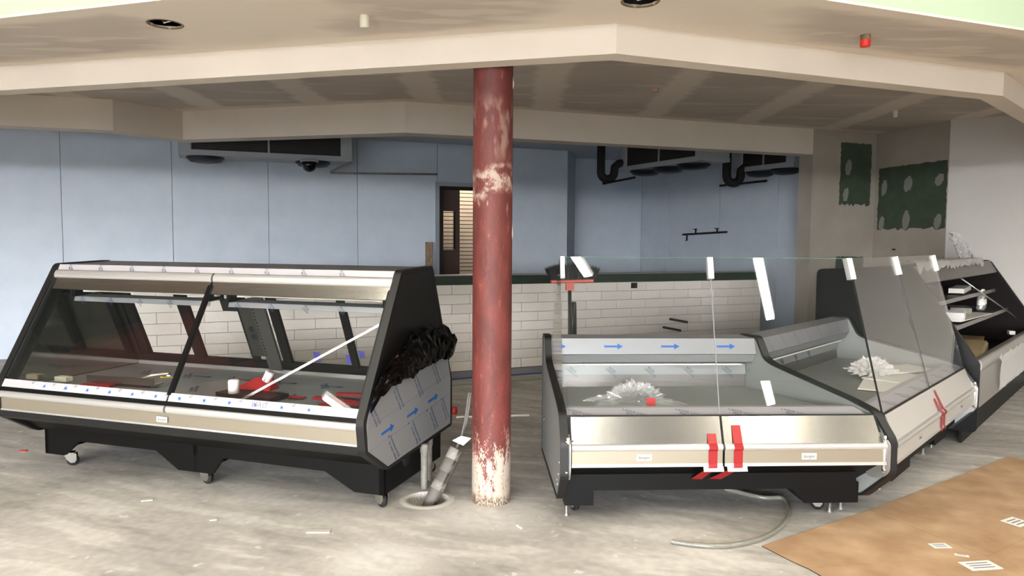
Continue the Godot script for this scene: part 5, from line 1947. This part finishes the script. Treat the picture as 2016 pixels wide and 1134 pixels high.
func build_small_things() -> void:
	# upturned broom behind the low case
	var g := thing("broom", "upturned broom with dark bristles and orange head leaning behind the low case", "broom", P(0.42, 5.12, 0), 3.0)
	var st := begin()
	tile(st, Vector3(0.0, 1.225, 0.0), Vector3(0.30, 0.022, 0.06), 0.005, Basis(Vector3(0, 0, 1), 0.03))
	bx(st, Vector3(-0.015, 1.19, 0), Vector3(0.055, 0.06, 0.045))
	obj("head", st, mats.orange_plastic, g)
	st = begin()
	xy_prism(st, poly([-0.145, 1.232, 0.145, 1.232, 0.165, 1.268, 0.135, 1.302, 0.06, 1.322, -0.06, 1.322, -0.135, 1.302, -0.165, 1.268]), -0.026, 0.026)
	rng.seed = 11
	for k in 1500:
		var x := rng.randf_range(-0.15, 0.15)
		var z := rng.randf_range(-0.025, 0.025)
		var fan := x / 0.15
		var h := 0.115 - 0.035 * fan * fan + rng.randf_range(-0.015, 0.01)
		var tip := Vector3(x * 1.28 + rng.randf_range(-0.01, 0.01), 1.237 + h, z * 1.8 + rng.randf_range(-0.012, 0.012))
		var b0 := Vector3(x, 1.232, z)
		var w := Vector3(0.0032, 0, 0)
		tri(st, b0 - w, b0 + w, tip)
		tri(st, b0 - Vector3(0, 0, 0.0032), b0 + Vector3(0, 0, 0.0032), tip)
	var br := obj("bristles", st, mats.bristle, g)
	br.set_meta("kind", "stuff")
	st = begin(true)
	tube(st, [Vector3(-0.015, 1.18, 0), Vector3(0.0, 0.6, -0.05), Vector3(0.015, 0.0, -0.1)], 0.013, 10)
	obj("handle", st, mats.broom_grey, g)
	st = begin(true)
	tube(st, [Vector3(0.008, 1.075, -0.01), Vector3(0.018, 0.82, -0.03)], 0.026, 12)
	obj("grip_sleeve", st, mats.broom_grey, g)
	# round cut-outs in the soffit, with ragged paper rims
	for a in SOFFIT_HOLES:
		st = begin(true)
		lathe(st, [V(0.078, 0.004), V(0.0815, -0.0025), V(0.088, -0.0015), V(0.090, 0.001)], P(a.x, a.y, 2.588), 26)
		obj("cutout_rim", st, mats.wood, get_node("ceiling_soffit"))
		st = begin(true)
		tube(st, [P(a.x - 0.05, a.y + 0.05, 2.66), P(a.x - 0.01, a.y + 0.01, 2.598), P(a.x + 0.03, a.y - 0.01, 2.60), P(a.x + 0.06, a.y + 0.03, 2.66)], 0.004, 6)
		obj("cutout_wire", st, mats.paper, get_node("ceiling_soffit"))
	# covered sprinkler drop, taped drop, and small heads on the high ceiling
	g = thing("sprinkler_drop", "white capped sprinkler drop on the front soffit", "sprinkler", P(-0.724, 3.626, 2.59))
	st = begin(true)
	lathe(st, [V(0.0, -0.06), V(0.022, -0.06), V(0.024, -0.05), V(0.024, 0.0)], Vector3.ZERO, 16)
	obj("cap", st, mats.cream_plastic, g)
	g = thing("sprinkler_drop", "orange-red taped sprinkler drop on the front soffit", "sprinkler", P(1.836, 3.895, 2.59))
	st = begin(true)
	lathe(st, [V(0.0, -0.062), V(0.025, -0.062), V(0.026, -0.055), V(0.026, -0.03)], Vector3.ZERO, 14)
	obj("red_tape_wrap", st, mat("tape_orange", Color(0.85, 0.16, 0.10), 0.5), g)
	st = begin(true)
	lathe(st, [V(0.024, -0.03), V(0.026, 0.0)], Vector3.ZERO, 14)
	obj("drop_sleeve", st, mats.wood, g)
	g = thing("sprinkler_drop", "pinkish sprinkler cover on the mudded high ceiling", "sprinkler", P(1.343, 7.03, 2.95))
	st = begin(true)
	lathe(st, [V(0, -0.03), V(0.03, -0.03), V(0.034, 0)], Vector3.ZERO, 14)
	obj("cap", st, mat("pink", Color(0.72, 0.55, 0.50), 0.7), g)
	g = thing("sprinkler_drop", "small white sprinkler cap on the high ceiling by the recess", "sprinkler", P(4.167, 8.08, 2.95))
	st = begin(true)
	lathe(st, [V(0, -0.07), V(0.022, -0.07), V(0.024, 0)], Vector3.ZERO, 14)
	obj("cap", st, mats.white_plastic, g)
	# short pipe stubs sticking out of the tiled wall behind the low case
	for a in [[1.93, 8.9, 0.565, "upper"], [1.84, 8.85, 0.47, "lower"]]:
		st = begin(true)
		tube(st, [P(a[0], a[1], a[2]), P(a[0] + 0.18, a[1] - 0.16, a[2] - 0.02)], 0.014, 8)
		single("copper_stub", "short dark copper stub sticking out of the tiled wall, %s of the two" % a[3], "pipe", st, mats.mullion_brown)
	# slot of a switch plate on the return wall
	st = begin()
	bx(st, P(4.905, 9.44, 1.43), Vector3(0.012, 0.02, 0.16), Basis(Vector3.UP, -0.2))
	obj("wall_slot", st, mats.black_gap, get_node("wall_return"))
	# red primed girder under the store ceiling, mirrored in the slanted case glass
	girder()

func girder() -> void:
	for d in [2.62, 1.55]:
		girder_at(d)

func girder_at(d: float) -> void:
	var g := thing("steel_girder", "red primed steel girder under the store ceiling", "girder", P(-7.9, d, 4.45), 0.0, "red girders")
	var st := begin()
	bx(st, Vector3(0, 0.0, 0), Vector3(3.2, 0.024, 0.9))
	obj("lower_flange", st, mats.steel_red, g)
	st = begin()
	bx(st, Vector3(0, 0.16, 0), Vector3(3.2, 0.28, 0.016))
	obj("web", st, mats.steel_red, g)
	st = begin()
	bx(st, Vector3(0, 0.31, 0), Vector3(3.2, 0.02, 0.9))
	obj("upper_flange", st, mats.steel_red, g)
